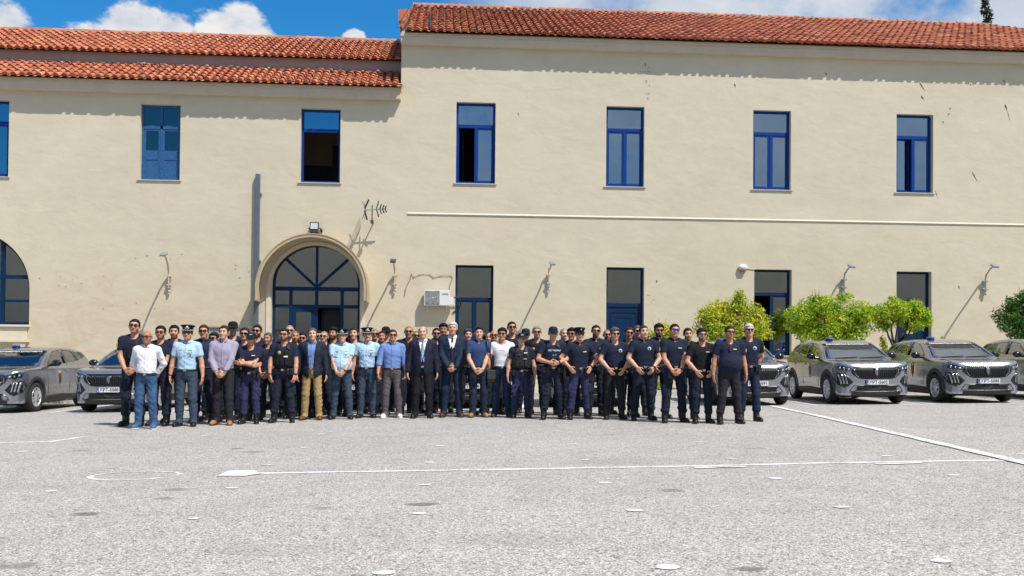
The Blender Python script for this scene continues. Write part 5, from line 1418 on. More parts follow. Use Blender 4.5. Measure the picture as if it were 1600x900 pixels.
def person(sp):
    """one standing figure; all measures for a body 1.75 m tall facing -y, scaled at the end"""
    _pid[0] += 1; rng = random.Random(100+_pid[0]); near = sp['row'] == 0
    S = sp['h']/1.75; b = sp.get('b', 1.0); belly = sp.get('belly', 0.0); W_S = .188*(.6+.4*b)
    pose = sp['pose']; st = sp.get('st', .135); slv = sp['top']
    vx, vc = (.0088, .0125) if near else (.0105, .0145)
    root = empty('person', sp['loc'], sp.get('rz', 0.0))
    root.scale = (1, 1, 1)
    PL = POSES[pose[0] if isinstance(pose, tuple) else pose]
    arms = []
    for sgn, k in ((1, 0), (-1, 1)):
        if isinstance(pose, tuple): P = POSES[pose[0 if sgn > 0 else 1]][k]
        else: P = PL[k]
        sh = Vector((sgn*W_S, .012, 1.408))
        w_ = Vector((P[0][0]*sgn, P[0][1]-belly*.45*(P[0][1] < -.15), P[0][2])); w_.x += sgn*max(0, b-1)*.10*(abs(P[0][0]) > .2)
        el, wr = ik(sh, w_, .285, .255, (P[1][0]*sgn, P[1][1], P[1][2]))
        hd = Vector((P[2][0]*sgn, P[2][1], P[2][2])).normalized(); pn = Vector((P[3][0]*sgn, P[3][1], P[3][2])); pn = (pn-hd*pn.dot(hd)).normalized()
        arms.append((sgn, sh, el, wr, hd, pn, P[4]))
    # ---- shapes shared by body and clothes
    def torso(F, o):
        F.add(sd_ell((0, .006, 1.265), (.158*b+o, .108*(.5+.5*b)+o, .190+o)), 0.001)
        F.add(sd_ell((0, -.004-belly*.35, 1.07), (.151*b+o+belly*.35, .108*(.5+.5*b)+o+belly*.65, .195+o)), .09)
        F.add(sd_ell((0, .012, .925), (.152*(.4+.6*b)+o, .118*(.6+.4*b)+o, .14+o)), .06)
        F.add(sd_cone((-W_S+.03, .014, 1.395), (W_S-.03, .014, 1.395), .058+o, .058+o), .05)
        for s in (-1, 1):
            F.add(sd_cone((s*.040, .034, 1.468), (s*(W_S-.015), .018, 1.413), .048+o, .046+o), .045)
            F.add(sd_ell((s*.068, -.052, 1.300), (.082+o, .046+o, .075+o)), .06)
        return F
    turn, nod = sp.get('turn', rng.uniform(-.16, .16)), sp.get('nod', rng.uniform(-.04, .07))
    HC = np.array([0, .005, 1.575]); HM = np.array(Matrix.Rotation(turn, 3, 'Z') @ Matrix.Rotation(nod, 3, 'X') @ Matrix.Rotation(rng.uniform(-.05, .05), 3, 'Y')); xf = (HC, HM)
    fw = sp.get('fw', 1.0)*1.06
    # ---- body: head, neck, trunk, arms and hands in one surface
    F = Field((-.50, -.40, .66), (.50, .32, 1.80), vx)
    torso(F, -.014)
    F.add(sd_cone((0, .034, 1.40), (0, .026, 1.56), .064*fw, .0545*fw), .03)
    jw, jl, ns = rng.uniform(.92, 1.10), rng.uniform(.96, 1.05), rng.uniform(.96, 1.07)
    for f, k in [(sd_ell((0, .012, 1.655), (.0765*fw, .097, .095)), .014), (sd_ell((0, -.034, 1.600), (.0625*fw*jw, .064, .078*jl)), .012), (sd_ell((0, -.070, 1.547-.006*(jl-1)*20), (.040*fw*jw, .032, .029)), .012),
                 (sd_cone((-.033, -.078, 1.668), (.033, -.078, 1.668), .013, .013), .02), (sd_cone((0, -.088, 1.648), (0, -.110*ns, 1.612), .009, .0150*ns), .010), (sd_ell((0, -.100, 1.606), (.019, .013, .010)), .008),
                 (sd_ell((.036*fw, -.058, 1.612), (.030, .028, .026)), .02), (sd_ell((-.036*fw, -.058, 1.612), (.030, .028, .026)), .02), (sd_ell((0, -.090, 1.574), (.025, .010, .0085)), .008),
                 (sd_ell((.0815*fw, .014, 1.632), (.011, .024, .033)), .006), (sd_ell((-.0815*fw, .014, 1.632), (.011, .024, .033)), .006)]:
        F.add(f, k, xf=xf)
    for s in (-1, 1): F.cut(sd_ell((s*.031, -.100, 1.647), (.019, .015, .011)), .012, xf=xf)
    for sgn, sh, el, wr, hd, pn, curl in arms:
        F.add(sd_cone(sh, el, .049*(.5+.5*b), .040), .03); F.add(sd_ell((sh+(el-sh)*.45), (.047, .050, .09)) if False else sd_cone(sh.lerp(el, .25), sh.lerp(el, .6), .050*(.5+.5*b), .046), .02)
        F.add(sd_cone(el, el.lerp(wr, .35), .040, .0425), .015); F.add(sd_cone(el.lerp(wr, .35), wr, .0425, .0275), .015)
        th = hd.cross(pn)*(1 if sgn > 0 else -1)        # towards the thumb
        if th.z < -.2 and abs(hd.z) < .8: th = -th
        M = Matrix((th, pn, hd)).transposed()
        F.add(sd_box(wr+hd*.052, (.040, .0145, .048), .013, [list(r) for r in M]), .012)
        for q, (off, ln) in enumerate(((.030, .070), (.010, .079), (-.011, .073), (-.030, .057))):
            p0 = wr+hd*.094+th*off; c1 = curl*.55; d1 = (hd*math.cos(c1)+pn*math.sin(c1)+th*off*1.2).normalized(); p1 = p0+d1*ln*.5
            c2 = curl*1.35; d2 = (hd*math.cos(c2)+pn*math.sin(c2)).normalized(); p2 = p1+d2*ln*.5
            F.add(sd_cone(p0, p1, .0098, .0090), .003); F.add(sd_cone(p1, p2, .0090, .0080), .003)
        t0 = wr+hd*.030+th*.034; t1 = t0+(hd*.6+th*.75+pn*.25).normalized()*.040; t2 = t1+(hd*.9+th*.12+pn*.35).normalized()*.030
        F.add(sd_cone(t0, t1, .0135, .0110), .010); F.add(sd_cone(t1, t2, .0110, .0092), .003)
    V, Q = F.mesh('body')
    sk = np.array(SK[sp.get('skin', 'a')]); T_ = np.tile(sk, (len(V), 1))
    L = (V-HC) @ HM + HC                         # back to the head's own axes
    head = V[:, 2] > 1.47
    hc = np.array(HAIRC[sp.get('hc', 'blk')])
    ax_ = np.abs(L[:, 0])
    brow = head & (np.abs(L[:, 2]-1.674) < .008) & (ax_ > .012) & (ax_ < .050) & (L[:, 1] < -.05); T_[brow] = hc*.7+sk*.3
    lips = head & (np.abs(L[:, 2]-1.574) < .008) & (ax_ < .025) & (L[:, 1] < -.075); T_[lips] = sk*np.array([.92, .62, .62])
    bd = sp.get('beard', .12)
    if bd:
        bz = head & (L[:, 2] < 1.600-.25*np.clip(.03-ax_, 0, .03)*0) & (L[:, 2] > 1.515) & (L[:, 1] < .02) & ~lips & ~((ax_ < .030) & (L[:, 2] > 1.592)) & ~((L[:, 2] > 1.585) & (ax_ > .026) & (ax_ < .055) & (L[:, 1] < -.055))
        T_[bz] = T_[bz]*(1-bd)+hc*bd
    if sp.get('hair', 'short') in ('short', 'full', 'crop'):
        lim = np.interp(L[:, 1], [-.10, -.06, -.046, -.036, -.012, .004, .05, .1], [1.716, 1.708, 1.690, 1.622, 1.626, 1.655, 1.59, 1.552])
        f_ = np.clip((L[:, 2]-lim)/.012+.5, 0, 1)*head*.85; f_[(np.abs(L[:, 0]) > .088*fw)] = 0
        T_ = T_*(1-f_[:, None])+hc*f_[:, None]
    if sp.get('hair') in ('fringe', 'buzz'):
        sc_ = head & (L[:, 2] > np.interp(L[:, 1], [-.10, -.06, -.03, .0, .05, .1], [1.715, 1.705, 1.66, 1.655, 1.60, 1.57])) & (np.abs(L[:, 0])+.0 > (.045 if sp['hair'] == 'fringe' else -1))
        T_[sc_] = T_[sc_]*.45+hc*.55
    if sp.get('mous'):
        mz = head & (np.abs(L[:, 2]-1.589) < .008) & (ax_ < .034) & (L[:, 1] < -.07); T_[mz] = hc
    me = np_mesh('body', V*S, Q)
    at = me.attributes.new('tint', 'FLOAT_COLOR', 'POINT'); at.data.foreach_set('color', np.concatenate([T_, np.ones((len(T_), 1))], 1).astype(np.float32).ravel())
    body = link('body', me, SKIN, root)
    def part(name, F, m, parent=root, sm=True):
        V, Q = F.mesh(name)
        if len(V) == 0: return None
        return link(name, np_mesh(name, V*S, Q, sm), m, parent)
    def hpt(p): return Vector(HM @ (np.array(p)-HC)+HC)*S
    HMm = Matrix([list(r) for r in HM])
    # ---- hair
    hs = sp.get('hair', 'short')
    if hs not in ('bald', 'buzz'):
        H = Field((-.115, -.13, 1.53), (.115, .135, 1.79), .0075)
        o = {'short': .011, 'full': .020, 'fringe': .007, 'crop': .006}[hs]
        H.add(sd_ell((0, .0125, 1.6555), (.0765*fw, .097, .095)), .001)
        x, y, z = H.grid()
        tp = np.clip((z-1.640)/.075, 0, 1); tp = tp*tp*(3-2*tp)
        H.d = (H.d-.0058-o*tp).astype(np.float32)
        line = np.interp(y, [-.11, -.070, -.045, -.034, -.026, -.002, .012, .045, .085, .12], [1.724, 1.716, 1.700, 1.684, 1.632, 1.626, 1.668, 1.612, 1.562, 1.562])
        line = line+np.where(y < -.03, .016*np.clip((.045-np.abs(x))/.045, -.6, 1)*-.45, 0)
        line = line+.006*np.sin(x*55+_pid[0])*np.sin(y*40)
        H.d = H.d+(.0045 if hs != 'crop' else .002)*np.sin(x*130+_pid[0])*np.sin(y*95+1.3)*np.sin(z*80).astype(np.float32)
        H.keep((line-z).astype(np.float32), .008)
        if hs == 'fringe': H.d = np.maximum(H.d, np.minimum(z-1.705+.0*x, 1)-(np.abs(x) > .066*fw)*.0)
        if hs == 'full': H.add(sd_ell((.01, -.052, 1.735), (.058, .035, .020)), .02)
        V, Q = H.mesh('hair'); V = (V-HC) @ HM.T+HC
        link('hair', np_mesh('hair', V*S, Q), HAIRM[sp.get('hc', 'blk')], root)
    # ---- eyes or glasses
    gl = sp.get('gl')
    if not gl or gl in ('up', 'updk'):
        for s in (-1, 1):
            mb = MB(); mb.sphere(hpt((s*.031, -.0835, 1.648)), .0125*S, 8, 6, (1.15, .8, .6)); mb.build('eye', EYE, body)
    if gl:
        lm = {'blk': SUNG, 'grn': SUNG_G, 'blu': SUNG_B, 'up': SUNG_S, 'updk': SUNG, 'spec': CLEARF}[gl]
        zz, yy = (1.648, -.106) if gl not in ('up', 'updk') else (1.742, -.070)
        mb = MB(); tilt = Matrix.Rotation(R(4 if gl not in ('up', 'updk') else -52), 3, 'X')
        for s in (-1, 1):
            Mz = HMm @ tilt @ Matrix.Rotation(s*R(12), 3, 'Z')
            if gl == 'blu': mb.obox(hpt((s*.029, yy-.001, zz)), .029*S, .004*S, .018*S, Mz)
            else:
                prof = [(.0285*math.cos(t)*(1.0), .0195*math.sin(t)*(1.05)) for t in [2*math.pi*i/12 for i in range(12)]]
                prof = [(math.copysign(abs(px/.0285)**.7, px)*.0285, math.copysign(abs(pz/.0205)**.7, pz)*.0205) for px, pz in prof]
                c = Vector((s*.0325, yy, zz)); Vv = [hpt(Vector(c)+(tilt @ Matrix.Rotation(s*R(12), 3, 'Z')) @ Vector((px, dy, pz))) for dy in (-.003, .003) for px, pz in prof]
                mb.add(Vv, [tuple(range(12)), tuple(reversed(range(12, 24)))]+[(i, i+12, (i+1) % 12+12, (i+1) % 12) for i in range(12)])
        g_ = mb.build('sunglasses' if gl != 'spec' else 'spectacles', lm, root)
        mb = MB(); mb.bar(hpt((-.012, yy-.001, zz+.008)), hpt((.012, yy-.001, zz+.008)), .006*S, .006*S)
        for s in (-1, 1):
            e = (s*.083*fw, .012, zz+.004) if gl not in ('up', 'updk') else (s*.080*fw, .02, 1.70)
            mb.bar(hpt((s*.062, yy+.008, zz+.006)), hpt(e), .004*S, .009*S)
        mb.build('glasses_frame', SUNG, g_)
    # ---- caps
    cp = sp.get('cap')
    def hlathe(mb, prof, c, n=22, sy=1.0, tilt=0.0):
        D = HMm @ Matrix.Rotation(tilt, 3, 'X') @ Matrix.Diagonal(Vector((1, sy, 1)))*S
        mb.lathe(prof, n, D, hpt(c))
    if cp in ('officer', 'kepi'):
        r = .128 if cp == 'officer' else .112
        mb = MB(); hlathe(mb, [(.089, -.010), (.091, .022), (.100, .034), (r, .056), (r-.004, .064), (r*.7, .070), (.001, .072)], (0, .010, 1.708), 26, 1.12, R(-6)); c_ = mb.build('cap', CAPO if cp == 'officer' else CAPN, root)
        mb = MB(); n = 14; Vv = []
        for i in range(n+1):
            t = math.pi*(1.06+.88*i/n)
            for rr, dz in ((.088, 0), (.112+.018*math.sin(math.pi*i/n), -.018-.010*math.sin(math.pi*i/n))): Vv.append(hpt((rr*math.cos(t), .004+rr*1.10*math.sin(t), 1.706+dz)))
        Vv2 = [v+Vector((0, 0, -.005*S)) for v in Vv]
        Fq = [(2*i, 2*i+1, 2*i+3, 2*i+2) for i in range(n)]
        mb.add(Vv, Fq, True); mb.add(Vv2, [tuple(reversed(f)) for f in Fq], True); mb.add(Vv+Vv2, [(2*i+1, 2*n+2+2*i+1, 2*n+2+2*i+3, 2*i+3) for i in range(n)]); mb.build('visor', GLOSSB, c_)
        if cp == 'officer':
            mb = MB()
            for i in range(1, n):
                t = math.pi*(1.06+.88*i/n); 
                mb.sphere(hpt((.110*math.cos(t), .004+.112*1.10*math.sin(t), 1.692-.006*math.sin(math.pi*i/n))), .0115*S, 6, 4, (1.3, 1, .6))
            mb.build('silver_leaves', SILVB, c_)
            mb = MB(); mb.sphere(hpt((0, -.112, 1.742)), .022*S, 10, 6, (1.0, .35, 1.1)); mb.sphere(hpt((0, -.104, 1.724)), .024*S, 8, 6, (1.8, .3, .5)); mb.build('cap_badge', SILVB, c_)
            mb = MB(); hlathe(mb, [(.0925, .003), (.0935, .013)], (0, .010, 1.708), 26, 1.12, R(-6)); mb.build('cap_band', GLOSSB, c_)
        else:
            mb = MB(); mb.sphere(hpt((0, -.110, 1.738)), .015*S, 8, 6, (1, .4, 1.1)); mb.build('cap_badge', LANY, c_)
    elif cp == 'ball':
        mb = MB(); hlathe(mb, [(.088, -.008), (.089, .016), (.084, .042), (.066, .064), (.036, .076), (.001, .080)], (0, .010, 1.700), 22, 1.15, R(3)); c_ = mb.build('cap', sp.get('capm', CAPN), root)
        mb = MB(); n = 12; Vv = []
        for i in range(n+1):
            t = math.pi*(1.10+.80*i/n); s_ = math.sin(math.pi*i/n)
            for rr, dz in ((.086, 0), (.095+.075*s_**.6, -.012-.016*s_**.5)): Vv.append(hpt((rr*math.cos(t)*.95, .004+rr*1.12*math.sin(t), 1.697+dz+.006*s_)))
        Vv2 = [v+Vector((0, 0, -.006*S)) for v in Vv]; Fq = [(2*i, 2*i+1, 2*i+3, 2*i+2) for i in range(n)]
        mb.add(Vv, Fq, True); mb.add(Vv2, [tuple(reversed(f)) for f in Fq], True); mb.add(Vv+Vv2, [(2*i+1, 2*n+2+2*i+1, 2*n+2+2*i+3, 2*i+3) for i in range(n)]); mb.build('visor', sp.get('capm', CAPN), c_)
        if sp.get('capb'):
            mb = MB(); mb.obox(hpt((0, -.099, 1.727)), .026*S, .004*S, .010*S, HMm @ Matrix.Rotation(R(-20), 3, 'X')); mb.build('cap_badge', LANY, c_)
    # ---- trousers
    ph = rng.random()*10
    st += rng.uniform(-.02, .02); kx = (.092+st)/2+.004; AYs = {1: rng.uniform(-.05, .05), -1: rng.uniform(-.05, .05)}
    F = Field((-.36, -.30, .0), (.36, .30, 1.07), vc)
    torso_lo = F
    F.add(sd_ell((0, .012, .935), (.160*(.4+.6*b)+.010, .124*(.55+.45*b)+.010, .15)), .001)
    F.add(sd_ell((0, -.004-belly*.33, 1.06), (.146*b+.014+belly*.33, .108*(.5+.5*b)+.012+belly*.62, .17)), .06)
    tb = .5+.5*b
    boots = sp.get('shoe', 'boot') == 'boot'
    for s in (-1, 1):
        hip = (s*.090, .012, .885); ay = AYs[s]; kn = (s*kx, -.014+ay*.6, .49); an = (s*st, .022+ay, .05 if not boots else .14)
        F.add(sd_cone(hip, kn, .098*tb, .073), .035); F.add(sd_cone(kn, an, .073, .062 if not boots else .066), .03)
        F.add(sd_cone((s*(kx+st)/2, .028+ay*.8, .36), (s*(kx+st)/2, .02+ay*.9, .28), .070, .067), .03)
        if boots: F.add(sd_ell((s*st, .020+ay, .215), (.080, .082, .045)), .02)
        else: F.add(sd_cone((s*st, .010+ay, .075), (s*st, -.028+ay, .058), .062, .055), .02)
        if sp.get('cargo'):
            F.add(sd_box((s*(kx+.062), -.005, .60), (.028, .075, .085), .015), .012)
    x, y, z = F.grid()
    amp = .0062 if not sp.get('suit') else .0026
    fold = waves(x, y, z, amp, 34, ph)*np.clip(1.3-np.abs(z-.42)*1.2, .45, 1.1)+waves(x, y, z, amp*.8, 75, ph+3)*np.clip((.42-z)*4, 0.1, 1)
    F.d = F.d+fold.astype(np.float32)
    F.cut(sd_box((0, -.0, .30), (.012, .3, .50), .002), .02)
    F.keep(np.maximum(z-1.005, (.045 if not boots else .165)-z).astype(np.float32)+0*x)
    tr = part('trousers', F, sp['bot'], root)
    # ---- shoes
    for s in (-1, 1):
        tox = s*.22; ay = AYs[s]
        Fs = Field((s*st-.16, -.26+ay, -.005), (s*st+.16, .16+ay, .30), .010)
        ca, sa = math.cos(tox), math.sin(tox)
        def fp(dx, dy, dz): return (s*st+dx*ca-dy*-sa*1.0, .02+dy*ca+dx*0, dz)
        hx = s*st
        heel = (hx-s*.004, .055+ay, .046); ball = (hx+s*.028, -.120+ay, .040); toe = (hx+s*.038, -.165+ay, .034)
        Fs.add(sd_cone(heel, ball, .042, .046), .01); Fs.add(sd_cone(ball, toe, .046, .038), .02); Fs.add(sd_cone((hx, .035+ay, .05), (hx, .028+ay, .12), .046, .046), .03)
        if boots: Fs.add(sd_cone((hx, .028+ay, .10), (hx, .022+ay, .27), .054, .060), .03)
        xx, yy, zz = Fs.grid()
        Fs.keep((.0-zz).astype(np.float32)+0*xx); top = .28 if boots else .105
        Fs.keep((zz-top).astype(np.float32)+0*xx)
        so = part('shoe', Fs, sp.get('shm', L_BLACK), root)
        Fz = Field((s*st-.16, -.27+ay, -.012), (s*st+.16, .17+ay, .05), .008)
        Fz.add(sd_cone((heel[0], heel[1], .02), (ball[0], ball[1], .02), .046, .050), .01); Fz.add(sd_cone((ball[0], ball[1], .02), (toe[0], toe[1], .02), .050, .041), .02)
        xx, yy, zz = Fz.grid(); Fz.keep(np.maximum(.0-zz, zz-.021).astype(np.float32)+0*xx)
        part('sole', Fz, sp.get('sole', L_BLACK), so)
    # ---- upper clothes
    lo, hi = (-.52, -.42, .74), (.52, .34, 1.56)
    T = torso(Field(lo, hi, vc), .012)
    def noise_fold(F, amp, p):
        x, y, z = F.grid(); F.d = F.d+(waves(x, y, z, amp, 30, p)*np.clip(1.5-(z-.97)*2.4, .45, 1.3)+waves(x, y, z, amp*.7, 58, p+5)*np.clip(1.5-(z-.95)*2.2, .35, 1)).astype(np.float32)
    def sleeves(F, kind, r):
        for sgn, sh, el, wr, *_ in arms:
            if kind == 'short':
                e = sh.lerp(el, .64); F.add(sd_cone(sh, e, .056*(.5+.5*b)+r, .054*(.5+.5*b)+r), .03); dcut = (el-sh).normalized(); pc = e; F2 = (pc, dcut)
                x, y, z = F.grid(); sl, g = F.sl(np.minimum(e, e)-.1, np.array(e)+.1, .0)
                pl = ((g[0]-pc[0])*dcut[0]+(g[1]-pc[1])*dcut[1]+(g[2]-pc[2])*dcut[2])
                arm_only = sd_cone(sh.lerp(el, .45), el, .075, .085)(*g)
                F.d[sl] = np.where(arm_only < .02, np.maximum(F.d[sl], np.where(np.abs(g[0]) > W_S*.80, pl, -1)), F.d[sl])
            else:
                f_ = {'long': .93, 'rolled': .22, 'jacket': .95}[kind]; e = el.lerp(wr, f_)
                F.add(sd_cone(sh, el, .054*(.5+.5*b)+r, .047+r), .03); F.add(sd_cone(el, e, .047+r, (.036 if kind != 'rolled' else .050)+r), .02)
                if kind == 'rolled': F.add(sd_cone(el.lerp(wr, .16), el.lerp(wr, .27), .053+r, .053+r), .004)
    kind = slv
    Sh = T.clone()
    skind = {'tee': 'short', 'polo': 'short', 'officer': 'short', 'bluepolo': 'short', 'dress': 'long', 'rolled': 'rolled', 'suit': 'long', 'blazer': 'long'}[kind]
    if kind not in ('suit', 'blazer'): sleeves(Sh, skind, .010)
    noise_fold(Sh, .0036 if kind not in ('dress', 'rolled', 'officer') else .0048, ph)
    neck_r = {'tee': .066}.get(kind, .063)
    def neckhole(F, r, drop=.0):
        F.cut(sd_cone((0, -.004-drop, 1.470-drop*.5), (0, .022, 1.60), r, r+.012), .006)
    neckhole(Sh, neck_r, .012 if kind == 'tee' else .0)
    x, y, z = Sh.grid(); hem = sp.get('hem', .965)
    Sh.keep((hem+.010*np.sin(x*18+ph)-z).astype(np.float32)+0*y)
    if kind == 'polo' or kind == 'bluepolo':
        Sh.cut(sd_cone((0, -.20, 1.40), (0, -.06, 1.50), .010, .040), .006)
    top = part('shirt', Sh, sp['tm'], root)
    def overlay(name, o, region, m, base=T, parent=top, k=0.0):
        F = base.clone(); F.d = F.d-o; x, y, z = F.grid(); r = region(x, y, z)
        F.d = np.maximum(np.maximum(F.d, -(base.d-o+.012)), r.astype(np.float32)); 
        return part(name, F, m, parent)
    def fy(px, pz, o=.012):
        """front of the chest at (px, pz)"""
        i = int(round((px-T.lo[0])/vc)); k = int(round((pz-T.lo[2])/vc)); c = T.d[i, :, k]; j = int(np.argmax(c < o)); 
        return T.ax[1][max(0, j)]-.002
    def chest(name, px, pz, w_, h_, m, parent=top, d_=.006, o=.004):
        yv = fy(px, pz, o); y2 = fy(px+(.04 if px > 0 else -.04), pz, o); ang = math.atan2((y2-yv), .04)*(1 if px > 0 else -1)
        mb = MB(); mb.obox(Vector((px, yv-d_*.5, pz))*S, w_*S, d_*S, h_*S, Matrix.Rotation(ang, 3, 'Z') @ Matrix.Rotation(R(-6), 3, 'X')); return mb.build(name, m, parent)
    # collars
    if kind in ('polo', 'bluepolo', 'officer', 'dress', 'rolled', 'suit', 'blazer'):
        Fc = Field((-.12, -.14, 1.42), (.12, .12, 1.56), .0085)
        Fc.add(sd_cone((0, .028, 1.42), (0, .024, 1.56), .0775, .071), .001); x, y, z = Fc.grid()
        inner = sd_cone((0, .028, 1.40), (0, .024, 1.58), .0685, .0625)(x, y, z)
        Fc.d = np.maximum(Fc.d, -inner); zt = 1.515-.030*np.clip(-y*14, 0, 1); zb = 1.470-.040*np.clip(-y*14, -.3, 1)
        Fc.keep(np.maximum(z-zt, zb-z).astype(np.float32)+0*x); Fc.keep(np.where((y < -.02), .008+.28*np.clip(z-1.445, 0, 1)-np.abs(x), -1).astype(np.float32)+0*z)
        part('collar', Fc, sp.get('colm', sp['tm']), top)
    if kind in ('dress', 'rolled', 'officer', 'suit', 'blazer'):
        overlay('placket', .006, lambda x, y, z: np.maximum(np.maximum(np.abs(x)-.014, y+.02), np.maximum(z-1.44, .97-z)), sp['tm'], Sh)
    if kind == 'officer':
        for s in (-1, 1):
            overlay('pocket', .007, lambda x, y, z: np.maximum(np.maximum(np.abs(x-s*.088)-.048, y+.02), np.abs(z-1.262)-.058), sp['tm'], Sh)
            mb = MB(); mb.bar(Vector((s*.085, .014, 1.472))*S, Vector((s*(W_S+.004), .012, 1.446))*S, .046*S, .010*S); mb.build('epaulette', CAPO, top)
            chest('name_tape' if s < 0 else 'ribbon_bar', s*.088, 1.335, .030, .008, LANY if s > 0 else BADGEY)
        chest('crest', .088, 1.265, .018, .022, mat('green_crest', (.10, .26, .10), .6))
    if sp.get('badge'):
        px, pz, = sp['badge']; yv = fy(px, pz, .004)
        mb = MB(); mb.lathe([(.001, .007), (.034, .005), (.036, 0)], 14, Matrix.Rotation(R(84), 3, 'X')*S, Vector((px, yv, pz))*S); bg_ = mb.build('chest_badge', BADGEW, top)
        mb = MB(); mb.lathe([(.001, .009), (.016, .008)], 10, Matrix.Rotation(R(84), 3, 'X')*S, Vector((px, yv, pz))*S); mb.build('badge_centre', C_SUIT2, bg_)
    if sp.get('tape'): chest('name_tape', sp['tape'][0], sp['tape'][1], .036, .0065, TXTW, d_=.005)
    if sp.get('patch'):
        for sgn, sh, el, *_ in arms:
            if sgn in sp['patch']:
                p = sh.lerp(el, .34); out = Vector((sgn, -.55, 0)).normalized(); c = p+out*(.064*(.5+.5*b)+.008); Mo = Matrix.Rotation(math.atan2(out.x, -out.y), 3, 'Z')
                mb = MB(); mb.obox(c*S, .024*S, .004*S, .030*S, Mo); mb.build('sleeve_patch', BADGEY, top)
    # belt
    if sp.get('belt', True):
        F = T.clone(); x, y, z = F.grid(); bz = sp.get('bz', .985)
        F.d = F.d-.009; F.d = np.maximum(np.maximum(F.d, -(T.d+.006)), (np.abs(z-bz+belly*.12*(y < 0))-.021).astype(np.float32)+0*x)
        bl_ = part('belt', F, L_BLACK if sp.get('beltm') is None else sp['beltm'], root)
        yb = fy(0, bz, .02)
        mb = MB(); mb.obox(Vector((0, yb-.004, bz-belly*.12))*S, .024*S, .007*S, .019*S); mb.build('buckle', BUCK, bl_)
        if sp.get('kit'):
            for px, w_, h_ in ((.155, .034, .062), (-.150, .036, .055), (.095, .026, .045), (-.10, .020, .04)):
                i = int(round((px-T.lo[0])/vc)); yk = fy(px, bz, .02)
                mb = MB(); mb.obox(Vector((px*1.06, yk-.018, bz-.035))*S, w_*S, .024*S, h_*S, Matrix.Rotation(px*3.2, 3, 'Z')); mb.build('belt_pouch', L_BLACK, bl_, bevel=.006)
        if sp.get('holster'):
            s = sp['holster']; xk = s*(.19*b+.01)
            mb = MB(); mb.obox(Vector((xk, -.02, .87))*S, .030*S, .055*S, .115*S, Matrix.Rotation(R(-8), 3, 'X')); mb.obox(Vector((xk, .0, .99))*S, .020*S, .022*S, .045*S, Matrix.Rotation(R(24), 3, 'X')); mb.build('holster', L_BLACK, root, bevel=.008)
    # suits
    if kind in ('suit', 'blazer'):
        J = torso(Field(lo, hi, vc), .026)
        J.add(sd_ell((0, .012, .90), (.172*(.4+.6*b)+.014, .136*(.6+.4*b), .16)), .06)
        sleeves(J, 'jacket', .016)
        for s in (-1, 1): J.add(sd_cone((s*.09, .02, 1.432), (s*(W_S+.006), .014, 1.402), .050, .060), .03)
        noise_fold(J, .0030, ph)
        neckhole(J, .078, .01); x, y, z = J.grid()
        J.keep((.80+.02*np.abs(x)-z).astype(np.float32)+0*y)
        vb = 1.09 if kind == 'suit' else .80
        if kind == 'suit': op = np.where((z > vb) & (y < 0), (z-vb)*.215, -1)
        else: op = np.where(y < 0, .045+np.clip(z-1.0, 0, 1)*.085, -1)
        cutaway = np.where((y < 0) & (z < .98), (.98-z)*.30, -1)
        op = np.maximum(op, cutaway)
        J.d = np.maximum(J.d, (op-np.abs(x)).astype(np.float32))
        jk = part('jacket', J, sp['jm'], root)
        for s in (-1, 1):
            JL = J.clone(); JL.d = JL.d-.007; o2 = op+.012
            JL.d = np.maximum(np.maximum(JL.d, -(J.d-.007+.012)), np.where((z > max(vb, 1.02)) & (y < .02) & (z < 1.47), s*-x+.0, 1).astype(np.float32)); w2 = np.maximum(0, .050*np.clip((z-vb)*4, 0, 1))
            JL.d = np.maximum(JL.d, (np.abs(x)-(np.maximum(op, 0)+w2)).astype(np.float32)); part('lapel', JL, sp['jm'], jk)
        if kind == 'suit':
            yv = fy(0, 1.05, .03)-.012
            mb = MB(); mb.sphere(Vector((.012, yv, 1.065))*S, .009*S, 8, 5, (1, .5, 1)); mb.build('button', L_BLACK, jk)
            mb = MB(); pts = [(1.455, .016), (1.437, .021), (1.43, .015), (1.20, .034), (1.08, .030)]
            Vv = []; 
            for pz, w_ in pts:
                yv = fy(0, min(pz, 1.42), .010)-.004
                for s in (-1, 1):
                    for dy in (0, -.008): Vv.append(Vector((s*w_, yv+dy, pz))*S)
            Ff = []
            for i in range(len(pts)-1):
                o = 4*i; Ff += [(o+1, o+3, o+7, o+5), (o, o+1, o+5, o+4), (o+2, o+6, o+7, o+3)]
            mb.add(Vv, Ff, True); mb.build('tie', sp['tie'], root)
    # vests
    v = sp.get('vest')
    if v:
        vm = {'blk': C_VEST, 'nav': C_VESTN, 'gry': C_VESTG}[v]
        Vf = torso(Field(lo, hi, vc), .034); x, y, z = Vf.grid()
        reg = np.maximum(np.maximum(z-1.475, (1.04 if v != 'nav' else 1.06)-z), np.where(z > 1.27, np.abs(x)-(.145-.10*np.clip(z-1.27, 0, .3)), -1))
        reg = np.maximum(reg, np.where(z > 1.33, .050+.05*np.clip(z-1.36, 0, 1)*0-np.abs(x)+np.clip(1.40-z, 0, 1)*1.2, -1))
        Vf.keep(reg.astype(np.float32), .01); vo = part('vest', Vf, vm, root)
        def fyv(px, pz):
            i = int(round((px-Vf.lo[0])/vc)); k = int(round((pz-Vf.lo[2])/vc)); c = Vf.d[i, :, k]; return Vf.ax[1][int(np.argmax(c < 0))] if (c < 0).any() else fy(px, pz)-.03
